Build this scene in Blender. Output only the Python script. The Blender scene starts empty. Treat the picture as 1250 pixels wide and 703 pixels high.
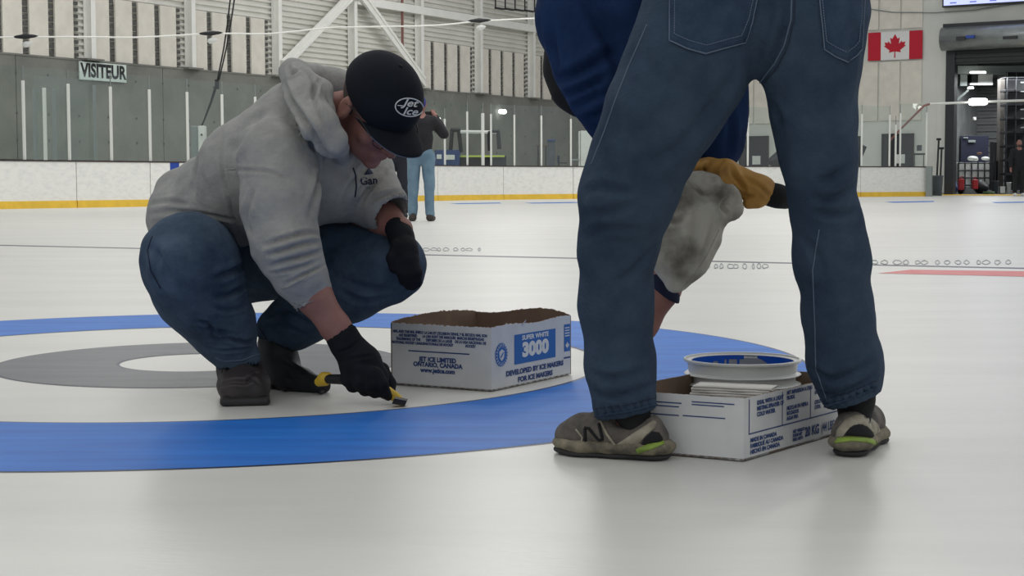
import bpy, bmesh, math, random, itertools
import numpy as np
from mathutils import Vector, Matrix, noise, geometry
from mathutils.bvhtree import BVHTree
random.seed(7); np.random.seed(7)
SC = bpy.context.scene
COL = SC.collection

# ------------------------------------------------------------------ camera
FPX, PITCH, ROLL, CAMH = 1933.0, 0.0665, -0.0031, 0.542
cp, sp, cr, sr = math.cos(PITCH), math.sin(PITCH), math.cos(ROLL), math.sin(ROLL)
Rv = Vector((1, 0, 0)); Uv = Vector((0, sp, cp)); Fv = Vector((0, cp, -sp))
CX = Rv*cr + Uv*sr; CY = -Rv*sr + Uv*cr
CAM = Vector((0, 0, CAMH))
cam = bpy.data.objects.new('camera', bpy.data.cameras.new('camera')); COL.objects.link(cam)
cam.matrix_world = Matrix(((CX.x, CY.x, -Fv.x, 0), (CX.y, CY.y, -Fv.y, 0), (CX.z, CY.z, -Fv.z, CAMH), (0, 0, 0, 1)))
cam.data.sensor_width = 36.0; cam.data.lens = FPX*36/1250; cam.data.clip_end = 400
SC.camera = cam

# ------------------------------------------------------------------ light
wd = bpy.data.worlds.new('world'); SC.world = wd; wd.use_nodes = True
bg = wd.node_tree.nodes['Background']; bg.inputs[0].default_value = (0.95, 0.97, 1.0, 1); bg.inputs[1].default_value = 0.52
def area(loc, sx, sy, power, color=(1, 0.985, 0.95)):
    l = bpy.data.lights.new('arena_lamp', 'AREA'); l.shape = 'RECTANGLE'; l.size = sx; l.size_y = sy
    l.energy = power; l.color = color
    o = bpy.data.objects.new('arena_lamp', l); o.location = loc; COL.objects.link(o)
    return o
for lx in (-9, 0, 9):
    for ly in (-6, 8, 22, 36, 50):
        area((lx, ly, 10.5), 2.2, 7.0, (150 if ly < 0 else 185) if ly < 20 else 340, (1, 0.985, 0.955))
SC.view_settings.view_transform = 'Standard'; SC.view_settings.look = 'None'
SC.view_settings.exposure = 0.0; SC.view_settings.gamma = 1.0

# ------------------------------------------------------------------ picture to place
def ray(px, py):
    a = px-625.0; b = 351.5-py
    return CX*a + CY*b + Fv*FPX
def W(px, py, Y):
    d = ray(px, py); return CAM + d*(Y/d.y)
def F(px, py, z=0.0):
    d = ray(px, py); return CAM + d*((z-CAMH)/d.z)
def scr(p):
    d = Vector(p)-CAM; w = d.dot(Fv)
    return 625+d.dot(CX)/w*FPX, 351.5-d.dot(CY)/w*FPX

# ------------------------------------------------------------------ materials
def lin(c):
    return tuple(((x/255)/12.92 if x/255 <= .04045 else ((x/255+.055)/1.055)**2.4) for x in c)
MATS = {}
def mat(name, rgb, rough=.6, var=0.0, vscale=8.0, bump=0.0, bscale=60.0, metal=0.0, rgb2=None, lo=.35, hi=.65, stretch=None, emit=0, weave=0.0, spec=.5, detail=4):
    m = bpy.data.materials.new(name); m.use_nodes = True; nt = m.node_tree; N = nt.nodes; L = nt.links
    b = N['Principled BSDF']; c = lin(rgb)
    b.inputs['Base Color'].default_value = (*c, 1); b.inputs['Roughness'].default_value = rough; b.inputs['Metallic'].default_value = metal
    b.inputs['Specular IOR Level'].default_value = spec
    if emit:
        b.inputs['Emission Color'].default_value = (*c, 1); b.inputs['Emission Strength'].default_value = emit
    tc = N.new('ShaderNodeTexCoord'); src = tc.outputs['Object']
    if stretch:
        mp = N.new('ShaderNodeMapping'); mp.inputs['Scale'].default_value = stretch; L.new(src, mp.inputs[0]); src2 = mp.outputs[0]
    else: src2 = src
    if var or rgb2:
        n = N.new('ShaderNodeTexNoise'); n.inputs['Scale'].default_value = vscale; n.inputs['Detail'].default_value = detail; n.inputs['Roughness'].default_value = .65 if detail > 7 else .5; L.new(src2, n.inputs[0])
        mr = N.new('ShaderNodeMapRange'); mr.inputs[1].default_value = lo; mr.inputs[2].default_value = hi; L.new(n.outputs[0], mr.inputs[0])
        mx = N.new('ShaderNodeMix'); mx.data_type = 'RGBA'
        c2 = lin(rgb2) if rgb2 else tuple(x*(1-var) for x in c)
        mx.inputs[6].default_value = (*c, 1); mx.inputs[7].default_value = (*c2, 1)
        L.new(mr.outputs[0], mx.inputs[0]); L.new(mx.outputs[2], b.inputs['Base Color'])
    if bump:
        n2 = N.new('ShaderNodeTexNoise'); n2.inputs['Scale'].default_value = bscale; n2.inputs['Detail'].default_value = 3; L.new(src2, n2.inputs[0])
        bp = N.new('ShaderNodeBump'); bp.inputs['Strength'].default_value = 1.0; bp.inputs['Distance'].default_value = bump
        L.new(n2.outputs[0], bp.inputs['Height']); L.new(bp.outputs[0], b.inputs['Normal'])
    MATS[name] = m
    return m
M_ice = mat('ice', (216, 215, 209), .34, rgb2=(200, 200, 194), vscale=1.6, lo=.3, hi=.75, bump=.0006, bscale=90, stretch=(.35, 1.6, 1), spec=.35, detail=8)
M_blue = mat('blue_ice_paint', (38, 114, 200), .5, rgb2=(30, 98, 182), vscale=5, stretch=(.4, 3, 1), bump=.0004, bscale=80, spec=.2)
M_dark = mat('dark_ice_paint', (84, 88, 94), .38, rgb2=(68, 72, 80), vscale=5, stretch=(.5, 3, 1), bump=.0004, bscale=80, spec=.35)
M_edge = mat('ring_edge_paint', (22, 34, 66), .4)
M_line = mat('line_paint', (34, 42, 60), .4)
M_red = mat('red_ice_paint', (188, 58, 60), .45, rgb2=(206, 116, 112), vscale=9, stretch=(1, 6, 1))
M_conc = mat('concrete', (132, 132, 125), .8, rgb2=(106, 107, 102), vscale=.7, lo=.3, hi=.7, bump=.01, bscale=6, detail=9)
M_joint = mat('concrete_joint', (78, 82, 80), .9)
M_panel = mat('acoustic_panel', (222, 217, 206), .85, rgb2=(212, 207, 197), vscale=3, bump=.004, bscale=40)
M_siding = mat('metal_siding', (222, 221, 213), .5, var=.1, vscale=1)
M_steel = mat('white_painted_steel', (236, 236, 230), .5, var=.06, vscale=2)
M_recess = mat('panel_gap_backing', (84, 84, 82), .9)  # dark tone for the shaded siding recesses between panels
M_endwall = mat('end_wall_paint', (214, 215, 208), .8, rgb2=(204, 206, 199), vscale=.6, bump=.003, bscale=30)
M_board = mat('rink_board', (238, 238, 233), .45, rgb2=(216, 217, 215), vscale=6, lo=.45, hi=.8, detail=12, stretch=(1, 1, 2))
M_yel = mat('yellow_kick_plate', (240, 198, 66), .5, var=.12, vscale=5)
M_cap = mat('dark_cap_rail', (58, 46, 48), .5)
M_post = mat('glass_post', (222, 224, 218), .4)
M_bluestripe = mat('blue_line_stripe', (28, 66, 158), .5)
M_black = mat('black_plastic', (24, 26, 30), .5, var=.2, vscale=6)
M_darkframe = mat('dark_frame', (30, 32, 38), .5)
M_gunmetal = mat('roller_housing', (150, 156, 156), .32, metal=.5, var=.2, vscale=3)
M_garage = mat('garage_wall', (112, 114, 114), .8, var=.3, vscale=1.5)
M_garfloor = mat('garage_floor', (84, 86, 88), .7, var=.3, vscale=1)
M_white = mat('white_plastic', (218, 220, 216), .45, var=.08, vscale=4)
M_flagr = mat('flag_red', (186, 26, 48), .8)
M_flagw = mat('flag_white', (220, 220, 218), .8)
M_grn = mat('grey_plastic_bin', (78, 86, 92), .5, var=.2, vscale=3)
M_steelgrey = mat('galvanised_steel', (134, 142, 140), .45, metal=.3)
M_deepblue = mat('deep_blue_panel', (32, 60, 112), .5)
M_lime = mat('lime_strip', (186, 206, 90), .5)
M_redp = mat('red_plastic', (170, 36, 44), .5)
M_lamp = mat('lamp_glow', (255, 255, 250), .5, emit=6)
M_screen = mat('screen_glow', (178, 188, 240), .4, emit=1.0)
M_screenline = mat('screen_lines', (110, 120, 190), .4, emit=.6)
M_red2 = mat('reddish_pipe', (140, 98, 92), .6)

M_glass = bpy.data.materials.new('clear_glass'); M_glass.use_nodes = True
_n = M_glass.node_tree; _n.nodes.clear()
_o = _n.nodes.new('ShaderNodeOutputMaterial'); _t = _n.nodes.new('ShaderNodeBsdfTransparent'); _g = _n.nodes.new('ShaderNodeBsdfGlossy'); _m = _n.nodes.new('ShaderNodeMixShader')
_t.inputs[0].default_value = (.93, .965, .95, 1); _g.inputs['Roughness'].default_value = .05; _m.inputs[0].default_value = .055
_n.links.new(_t.outputs[0], _m.inputs[1]); _n.links.new(_g.outputs[0], _m.inputs[2]); _n.links.new(_m.outputs[0], _o.inputs[0])

# ------------------------------------------------------------------ object helpers
def link(name, me, m=None, parent=None):
    o = bpy.data.objects.new(name, me); COL.objects.link(o)
    if m is not None and me is not None: me.materials.append(m)
    if parent is not None: o.parent = parent
    return o
def tag(o, label, cat, group=None):
    o['label'] = label; o['category'] = cat
    if group: o['group'] = group
    return o
def struct(o): o['kind'] = 'structure'; return o
def empty(name, loc=(0, 0, 0)):
    o = bpy.data.objects.new(name, None); o.location = (0, 0, 0); COL.objects.link(o); return o
class MB:
    def __init__(s): s.v = []; s.f = []
    def add(s, vs, fs):
        n = len(s.v); s.v += [tuple(v) for v in vs]; s.f += [tuple(i+n for i in f) for f in fs]; return s
    def hexa(s, b, t):            # bottom 4, top 4 (ccw from above)
        return s.add(list(b)+list(t), [(3, 2, 1, 0), (4, 5, 6, 7), (0, 1, 5, 4), (1, 2, 6, 5), (2, 3, 7, 6), (3, 0, 4, 7)])
    def obox(s, o, ax, ay, az):   # corner + three edge vectors
        o = Vector(o); ax = Vector(ax); ay = Vector(ay); az = Vector(az)
        b = [o, o+ax, o+ax+ay, o+ay]
        if ax.cross(ay).dot(az) < 0: b = b[::-1]
        return s.hexa(b, [p+az for p in b])
    def box(s, c, hx, hy, hz):
        c = Vector(c); return s.obox(c-Vector((hx, hy, hz)), (2*hx, 0, 0), (0, 2*hy, 0), (0, 0, 2*hz))
    def tube(s, pts, r, n=8, caps=True):
        pts = [Vector(p) for p in pts]; rs = r if isinstance(r, (list, tuple)) else [r]*len(pts)
        rings = []; up = None
        for i, p in enumerate(pts):
            d = (pts[min(i+1, len(pts)-1)]-pts[max(i-1, 0)]).normalized()
            if up is None: up = d.orthogonal().normalized()
            up = (up-d*up.dot(d)).normalized(); sd = d.cross(up)
            rings.append([p+(up*math.cos(2*math.pi*k/n)+sd*math.sin(2*math.pi*k/n))*rs[i] for k in range(n)])
        vs = [v for q in rings for v in q]; fs = []
        for i in range(len(pts)-1):
            for k in range(n):
                a = i*n+k; b = i*n+(k+1) % n; fs.append((a, b, b+n, a+n))
        if caps: fs.append(tuple(range(n))[::-1]); fs.append(tuple(range((len(pts)-1)*n, len(pts)*n)))
        return s.add(vs, fs)
    def lathe(s, c, prof, n=24, axis=(0, 0, 1)):
        az = Vector(axis).normalized(); ax = az.orthogonal().normalized(); ay = az.cross(ax); c = Vector(c)
        vs = []; fs = []
        for r, z in prof:
            for k in range(n):
                t = 2*math.pi*k/n; vs.append(c+az*z+(ax*math.cos(t)+ay*math.sin(t))*r)
        for i in range(len(prof)-1):
            for k in range(n):
                a = i*n+k; b = i*n+(k+1) % n; fs.append((a, b, b+n, a+n))
        return s.add(vs, fs)
    def mesh(s, name, smooth=False):
        me = bpy.data.meshes.new(name); me.from_pydata(s.v, [], s.f); me.validate(); me.update()
        if smooth: me.polygons.foreach_set('use_smooth', [True]*len(me.polygons))
        return me
    def build(s, name, m, parent=None, smooth=False, bevel=0):
        o = link(name, s.mesh(name, smooth), m, parent)
        if bevel:
            b = o.modifiers.new('bevel', 'BEVEL'); b.width = bevel; b.segments = 2; b.limit_method = 'ANGLE'
        return o
def text(name, body, size, origin, ax, ay, m, parent, bold=0.0, ex=.0004, sx=1.0, align='CENTER', off=.0008, shear=0.0):
    cu = bpy.data.curves.new('lettering', 'FONT'); cu.body = body; cu.size = size; cu.align_x = align; cu.align_y = 'CENTER'
    cu.extrude = ex; cu.offset = bold; cu.resolution_u = 3; cu.shear = shear
    tmp = bpy.data.objects.new('tmp', cu); COL.objects.link(tmp)
    bpy.context.view_layer.update()
    me = bpy.data.meshes.new_from_object(tmp.evaluated_get(bpy.context.evaluated_depsgraph_get()))
    bpy.data.objects.remove(tmp)
    ax = Vector(ax).normalized(); ay = Vector(ay).normalized(); az = ax.cross(ay); o0 = Vector(origin)+az*off
    me.transform(Matrix(((ax.x*sx, ay.x, az.x, o0.x), (ax.y*sx, ay.y, az.y, o0.y), (ax.z*sx, ay.z, az.z, o0.z), (0, 0, 0, 1))))
    me.materials.clear()
    return link(name, me, m, parent)

# ------------------------------------------------------------------ implicit surfaces (bodies, clothes)
def v3(p): return np.array(p, dtype=np.float32)
class Sdf:
    def __init__(s, res=.006, k=.02): s.p = []; s.res = res; s.k = k
    def cap(s, a, b, ra, rb, k=None, op='+', flat=None):
        s.p.append((op, 'cap', (v3(a), v3(b), ra, rb, flat), s.k if k is None else k)); return s
    def ell(s, c, r, ax=None, k=None, op='+'):
        A = np.eye(3, dtype=np.float32) if ax is None else np.array([list(Vector(x).normalized()) for x in ax], dtype=np.float32)
        s.p.append((op, 'ell', (v3(c), v3(r), A), s.k if k is None else k)); return s
    def box(s, c, h, rd, ax=None, k=None, op='+'):
        A = np.eye(3, dtype=np.float32) if ax is None else np.array([list(Vector(x).normalized()) for x in ax], dtype=np.float32)
        s.p.append((op, 'box', (v3(c), v3(h), A, rd), s.k if k is None else k)); return s
    def chain(s, pts, k=None, op='+', flat=None, dr=0.0):   # (px, py, Y, radius px)
        q = [(W(x, y, Y), r*Y/FPX+dr) for x, y, Y, r in pts]
        for (a, ra), (b, rb) in zip(q, q[1:]): s.cap(a, b, max(ra, .002), max(rb, .002), k, op, flat)
        return s
    def grid(s):
        lo = np.full(3, 1e9); hi = -lo
        for op, kd, a, k in s.p:
            if op == '-': continue
            if kd == 'cap':
                R = max(a[2], a[3])*(max(1, a[4][1]) if a[4] else 1); l = np.minimum(a[0], a[1])-R; h = np.maximum(a[0], a[1])+R
            else:
                R = float(np.linalg.norm(a[1])) if kd == 'box' else float(max(a[1])); l = a[0]-R; h = a[0]+R
            lo = np.minimum(lo, l); hi = np.maximum(hi, h)
        lo -= 3*s.res; hi += 3*s.res
        n = np.ceil((hi-lo)/s.res).astype(int)+1
        D = np.full(n, .3, dtype=np.float32); h = s.res
        axs = [lo[i]+np.arange(n[i], dtype=np.float32)*h for i in range(3)]
        for op, kd, a, k in s.p:
            pad = k+3*h
            if kd == 'cap':
                R = max(a[2], a[3])*(max(1, a[4][1]) if a[4] else 1)+pad; l = np.minimum(a[0], a[1])-R; u = np.maximum(a[0], a[1])+R
            else:
                R = (float(np.linalg.norm(a[1])) if kd == 'box' else float(max(a[1])))+pad; l = a[0]-R; u = a[0]+R
            i0 = np.clip(((l-lo)/h).astype(int), 0, n-1); i1 = np.clip(((u-lo)/h).astype(int)+2, 1, n)
            if (i1 <= i0).any(): continue
            sl = tuple(slice(i0[j], i1[j]) for j in range(3))
            X, Y, Z = np.meshgrid(*[axs[j][sl[j]] for j in range(3)], indexing='ij')
            P = np.stack((X, Y, Z), -1).astype(np.float32)
            if kd == 'cap':
                A, B, ra, rb, fl = a; ba = B-A; l2 = float(ba@ba)+1e-9
                t = np.clip(((P-A)@ba)/l2, 0, 1)
                q = P-A-t[..., None]*ba; rr = ra+(rb-ra)*t
                if fl:
                    nn = v3(Vector(fl[0]).normalized()); dn = q@nn
                    q = q+nn*(dn*(1/fl[1]-1))[..., None]; d = (np.sqrt((q*q).sum(-1))-rr)*min(1, fl[1])
                else: d = np.sqrt((q*q).sum(-1))-rr
            elif kd == 'ell':
                q = (P-a[0])@a[2].T; r = a[1]; k0 = np.sqrt(((q/r)**2).sum(-1)); k1 = np.sqrt(((q/r**2)**2).sum(-1))+1e-9; d = k0*(k0-1)/k1
            else:
                q = np.abs((P-a[0])@a[2].T)-(a[1]-a[3]); d = np.sqrt((np.maximum(q, 0)**2).sum(-1))+np.minimum(q.max(-1), 0)-a[3]
            O = D[sl]; kk = max(k, 1e-4)
            if op == '+':
                hh = np.clip(.5+.5*(O-d)/kk, 0, 1); D[sl] = O*(1-hh)+d*hh-kk*hh*(1-hh)
            else:
                d = -d; hh = np.clip(.5-.5*(O-d)/kk, 0, 1); D[sl] = O*(1-hh)+d*hh+kk*hh*(1-hh)
        return D, lo
    def mesh(s):
        D, lo = s.grid(); S = D < 0; n = np.array(D.shape); C = n-1
        cs = list(itertools.product((0, 1), repeat=3)); cnt = np.zeros(C, dtype=np.int8)
        for c in cs: cnt += S[c[0]:C[0]+c[0], c[1]:C[1]+c[1], c[2]:C[2]+c[2]]
        act = (cnt > 0) & (cnt < 8); ids = np.argwhere(act); idx = np.full(C, -1, dtype=np.int64); idx[act] = np.arange(len(ids))
        P = np.zeros((len(ids), 3)); Nn = np.zeros(len(ids))
        for a in cs:
            for j in range(3):
                if a[j]: continue
                b = list(a); b[j] = 1
                da = D[ids[:, 0]+a[0], ids[:, 1]+a[1], ids[:, 2]+a[2]]; db = D[ids[:, 0]+b[0], ids[:, 1]+b[1], ids[:, 2]+b[2]]
                m = (da < 0) != (db < 0); t = np.where(m, da/np.where(m, da-db, 1), 0)
                pos = np.tile(np.array(a, dtype=float), (len(ids), 1)); pos[:, j] += t; P += pos*m[:, None]; Nn += m
        V = lo+(ids+P/Nn[:, None])*s.res
        Q = []
        for ax in range(3):
            u, w = (ax+1) % 3, (ax+2) % 3
            A = [slice(None)]*3; B = [slice(None)]*3; A[ax] = slice(0, -1); B[ax] = slice(1, None)
            ch = S[tuple(A)] != S[tuple(B)]; e = np.argwhere(ch); e = e[(e[:, u] > 0) & (e[:, w] > 0) & (e[:, u] < C[u]) & (e[:, w] < C[w])]
            du = np.zeros(3, int); du[u] = 1; dw = np.zeros(3, int); dw[w] = 1
            g = lambda x: idx[x[:, 0], x[:, 1], x[:, 2]]
            q = np.stack((g(e-du-dw), g(e-dw), g(e), g(e-du)), 1)
            fl = ~S[e[:, 0], e[:, 1], e[:, 2]]; q[fl] = q[fl][:, ::-1]; Q.append(q)
        Q = np.concatenate(Q); return V, Q[(Q >= 0).all(1)]
def vnormals(V, Q):
    n = np.cross(V[Q[:, 2]]-V[Q[:, 0]], V[Q[:, 3]]-V[Q[:, 1]]); N = np.zeros_like(V)
    for j in range(4): np.add.at(N, Q[:, j], n)
    return N/(np.linalg.norm(N, axis=1)[:, None]+1e-12)
def smooth(V, Q, it=2):
    for _ in range(it):
        A = np.zeros_like(V); c = np.zeros(len(V)); m = V[Q].mean(1)
        for j in range(4): np.add.at(A, Q[:, j], m); np.add.at(c, Q[:, j], 1)
        V = V*.4+.6*A/np.maximum(c, 1)[:, None]
    return V
def tree_of(V, Q): return BVHTree.FromPolygons([tuple(x) for x in V], [tuple(int(i) for i in q) for q in Q])
def pick(tree, px, py):
    d = ray(px, py).normalized(); h = tree.ray_cast(CAM, d); return (h[0], h[1]) if h[0] is not None else (None, None)
def dense(poly, step=4.0):
    out = []
    for (x0, y0), (x1, y1) in zip(poly, poly[1:]):
        n = max(1, int(math.hypot(x1-x0, y1-y0)/step))
        out += [(x0+(x1-x0)*i/n, y0+(y1-y0)*i/n) for i in range(n)]
    return out+[poly[-1]]
def curve(poly, n=8):           # smooth the picked polyline (Catmull-Rom)
    if len(poly) < 3: return dense(poly)
    p = [poly[0]]+list(poly)+[poly[-1]]; out = []
    for i in range(1, len(p)-2):
        for k in range(n):
            t = k/n; out.append(tuple(.5*((2*p[i][j])+(-p[i-1][j]+p[i+1][j])*t+(2*p[i-1][j]-5*p[i][j]+4*p[i+1][j]-p[i+2][j])*t*t+(-p[i-1][j]+3*p[i][j]-3*p[i+1][j]+p[i+2][j])*t**3) for j in range(len(p[0]))))
    return out+[tuple(poly[-1])]
def folds(V, Q, lst):           # lst of (poly px, width m, depth m) : depth>0 groove
    if not lst: return V
    N = vnormals(V, Q); T = tree_of(V, Q); off = np.zeros(len(V))
    for poly, w, a in lst:
        pts = [pick(T, x, y)[0] for x, y in curve(poly, 6)]; pts = [p for p in pts if p is not None]
        if len(pts) < 2: continue
        pp = np.array([tuple(p) for p in pts]); lo = pp.min(0)-4*w; hi = pp.max(0)+4*w
        sel = np.where(((V > lo) & (V < hi)).all(1))[0]
        if not len(sel): continue
        d = np.full(len(sel), 9.0); tt = np.zeros(len(sel))
        for i in range(len(pp)-1):
            ba = pp[i+1]-pp[i]; t = np.clip(((V[sel]-pp[i])@ba)/(ba@ba+1e-12), 0, 1)
            dd = np.linalg.norm(V[sel]-pp[i]-t[:, None]*ba, axis=1); m = dd < d; d[m] = dd[m]; tt[m] = (i+t[m])/(len(pp)-1)
        env = np.clip(np.sin(np.pi*np.clip(tt, 0.02, .98)), 0, 1)**.6
        off[sel] += env*a*(-np.exp(-(d/w)**2)+.55*np.exp(-((d-2*w)/w)**2))
    return V+N*off[:, None]
def ripple(V, Q, amp, scale, seed=0, stretch=(1, 1, 1)):
    N = vnormals(V, Q); o = Vector((seed*7.3, seed*3.1, seed*1.7))
    d = np.array([noise.noise(Vector((v[0]*stretch[0], v[1]*stretch[1], v[2]*stretch[2]))*scale+o) for v in V])
    return V+N*(d*amp)[:, None]
def solid(name, sdf, m, parent=None, fold=None, rip=None, sm=1):
    V, Q = sdf.mesh()
    if sm: V = smooth(V, Q, sm)
    if rip:
        for r in rip: V = ripple(V, Q, *r)
    if fold: V = folds(V, Q, fold)
    me = bpy.data.meshes.new(name); me.vertices.add(len(V)); me.vertices.foreach_set('co', V.astype(np.float32).ravel())
    me.loops.add(len(Q)*4); me.loops.foreach_set('vertex_index', Q.astype(np.int32).ravel())
    me.polygons.add(len(Q)); me.polygons.foreach_set('loop_start', np.arange(0, len(Q)*4, 4, dtype=np.int32)); me.polygons.foreach_set('loop_total', np.full(len(Q), 4, dtype=np.int32))
    me.update(calc_edges=True); me.polygons.foreach_set('use_smooth', [True]*len(Q)); me.validate()
    o = link(name, me, m, parent); o_tree[o.name] = (V, Q); return o
o_tree = {}
def stitch(name, host, poly, r, m, parent, lift=.0005, n=5, close=False):
    V, Q = o_tree[host.name]; T = tree_of(V, Q) if host.name not in T_cache else T_cache[host.name]; T_cache[host.name] = T
    pts = []
    for x, y in (dense(poly, 3) if not close else dense(list(poly)+[poly[0]], 3)):
        p, nn = pick(T, x, y)
        if p is not None and (not pts or (p-pts[-1]).length < .03): pts.append(p+nn*lift)
    mb = MB().tube(pts, r, n); return mb.build(name, m, parent, smooth=True)
T_cache = {}
def patch(name, host, poly, m, parent, lift=.002, step=4.0, thick=.002):
    V, Q = o_tree[host.name]; T = tree_of(V, Q) if host.name not in T_cache else T_cache[host.name]; T_cache[host.name] = T
    b = dense(list(poly)+[poly[0]], step)[:-1]; xs = [p[0] for p in poly]; ys = [p[1] for p in poly]
    pts = [Vector(p) for p in b]; ed = [(i, (i+1) % len(b)) for i in range(len(b))]
    def inside(x, y):
        c = False; j = len(poly)-1
        for i in range(len(poly)):
            if (poly[i][1] > y) != (poly[j][1] > y) and x < (poly[j][0]-poly[i][0])*(y-poly[i][1])/(poly[j][1]-poly[i][1])+poly[i][0]: c = not c
            j = i
        return c
    y = min(ys)+step
    while y < max(ys):
        x = min(xs)+step
        while x < max(xs):
            if inside(x, y) and min((q-Vector((x, y))).length for q in pts[:len(b)]) > step*.6: pts.append(Vector((x, y)))
            x += step
        y += step
    vo, eo, fo, *_ = geometry.delaunay_2d_cdt(pts, ed, [], 1, 1e-4)
    co = []; last = None
    for v in vo:
        p, nn = pick(T, v.x, v.y)
        if p is None: p, nn = (last if last else (W(v.x, v.y, 3), Vector((0, -1, 0))))
        last = (p, nn); co.append(p+nn*lift)
    mb = MB(); mb.add(co, [tuple(f)[::-1] for f in fo])
    o = mb.build(name, m, parent, smooth=True)
    sd = o.modifiers.new('thick', 'SOLIDIFY'); sd.thickness = thick; sd.offset = 0; return o
#@@SETTING
# ================================================================== SETTING
# ---- ice and floor markings
ice = MB().add([(-60, -14, 0), (60, -14, 0), (60, 90, 0), (-60, 90, 0)], [(0, 1, 2, 3)]).build('floor', M_ice); struct(ice)
HC = Vector((-0.9482, 4.7842, 0)); HTH = 1.0699
def ringmesh(r0, r1, z, n=192):
    mb = MB(); vs = []
    for k in range(n):
        t = 2*math.pi*k/n; c, s = math.cos(t), math.sin(t)
        vs += [(HC.x+c*r0, HC.y+s*r0, z), (HC.x+c*r1, HC.y+s*r1, z)]
    return mb.add(vs, [(2*k, 2*k+1, (2*k+3) % (2*n), (2*k+2) % (2*n)) for k in range(n)])
ringmesh(1.222, 1.824, .0010).build('blue_ring', M_blue, ice)
ringmesh(.247, .600, .0010).build('dark_ring', M_dark, ice)
for r, w in ((1.829, .006), (1.216, .006), (.6045, .005), (.2425, .005)):
    ringmesh(r-w, r+w, .0006).build('ring_outline', M_edge, ice)
hd = Vector((math.cos(HTH), math.sin(HTH), 0)); hp = Vector((-hd.y, hd.x, 0)); hc = HC+hd*6.401
MB().obox(hc-hp*30-hd*.07, hp*60, hd*.14, (0, 0, .001)).build('hog_line', M_line, ice)
def floorpoly(name, poly, m, z=.0012):
    pts = [F(x, y, z) for x, y in poly]; mb = MB().add(pts, [tuple(range(len(pts)))[::-1]])
    return mb.build(name, m, ice)
floorpoly('red_marking', [(1072, 333.5), (1112, 329), (1252, 331), (1300, 333), (1300, 339), (1252, 337.5)], M_red)
for poly in ([(640, 247.5), (700, 246.5), (712, 247.4), (650, 248.4)], [(1080, 246.3), (1140, 245.2), (1140, 246.4), (1090, 247.4)],
             [(1210, 246.6), (1252, 246.0), (1252, 247.3), (1215, 247.8)], [(548, 248.2), (610, 247.2), (612, 248.2), (560, 249)],
             [(1000, 247), (1050, 246.6), (1050, 247.6), (1004, 248.2)]):
    floorpoly('distant_blue_marking', poly, M_blue, .002)
def scribble(x0, x1, y0, y1, n, seed):
    rr = random.Random(seed); mb = MB()
    for k in range(n):
        x = x0+(x1-x0)*(k+rr.random()*.5)/n; w = (x1-x0)/n*rr.uniform(.3, .9); pts = []
        for i in range(13):
            t = 2*math.pi*i/12; pts.append(F(x+w*.5*math.cos(t), (y0+y1)/2+(y1-y0)*.42*math.sin(t)*rr.uniform(.6, 1.1), .0018))
        mb.tube(pts, .004, 4)
    return mb.build('grey_lettering_under_ice', M_scr, ice)
M_scr = mat('faded_grey_paint', (150, 156, 158), .5)
scribble(862, 942, 321, 329, 9, 1); scribble(516, 590, 302, 307, 8, 2); scribble(1066, 1240, 317, 323.5, 14, 3)

# ---- walls
DL = Vector((math.sin(math.radians(31)), math.cos(math.radians(31)), 0)); NL = Vector((DL.y, -DL.x, 0))
PL = Vector(((113-625)/FPX*44, 44, 0))
DE = Vector((math.sin(math.radians(121)), math.cos(math.radians(121)), 0)); NE = Vector((-abs(DE.y), -abs(DE.x), 0))
PE = Vector(((1200-625)/FPX*60.5, 60.5, 0))
def hit(P, D, Nn, px, py, off=0.0):
    d = ray(px, py); s = (P+Nn*off-CAM).dot(Nn)/d.dot(Nn); q = CAM+d*s; return (q-P).dot(D), q.z
def hl(px, py, off=0.0): return hit(PL, DL, NL, px, py, off)
def he(px, py, off=0.0): return hit(PE, DE, NE, px, py, off)
det = DL.x*(-DE.y)-(-DE.x)*DL.y; dd = PE-PL
TC = (dd.x*(-DE.y)-(-DE.x)*dd.y)/det
UC = ((PL+DL*TC)-PE).dot(DE)
def lbox(mb, t0, t1, z0, z1, o0, o1): return mb.obox(PL+DL*t0+NL*o0+Vector((0, 0, z0)), DL*(t1-t0), NL*(o1-o0), (0, 0, z1-z0))
def ebox(mb, t0, t1, z0, z1, o0, o1): return mb.obox(PE+DE*t0+NE*o0+Vector((0, 0, z0)), DE*(t1-t0), NE*(o1-o0), (0, 0, z1-z0))
CT = 3.93
wl = lbox(MB(), -46, TC+.3, 0, CT-.01, -.5, -.03).build('wall_left', M_joint); struct(wl)
ta, tb = hl(20, 120)[0], hl(199, 120)[0]; step = (tb-ta)
t = ta-6*step
while t < TC:
    lbox(MB(), t+.012, min(t+step-.012, TC), 0, 1.18, -.03, 0).build('concrete_panel', M_conc, wl)
    lbox(MB(), t+.012, min(t+step-.012, TC), 1.195, CT, -.03, 0).build('concrete_panel', M_conc, wl)
    for k in range(3):
        for zz in (.7, 1.7, 2.7, 3.4):
            pass
    t += step
mbk = MB(); t = ta-3*step
while t < TC:
    for zz in (.6, 1.7, 2.4, 3.45):
        mbk.lathe(PL+DL*t+NL*.002+Vector((0, 0, zz)), [(0, .003), (.035, .003), (.04, 0)], 8, NL)
    t += step/5
o = mbk.build('form_tie_hole', M_joint, wl); o['kind'] = 'stuff'
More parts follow.
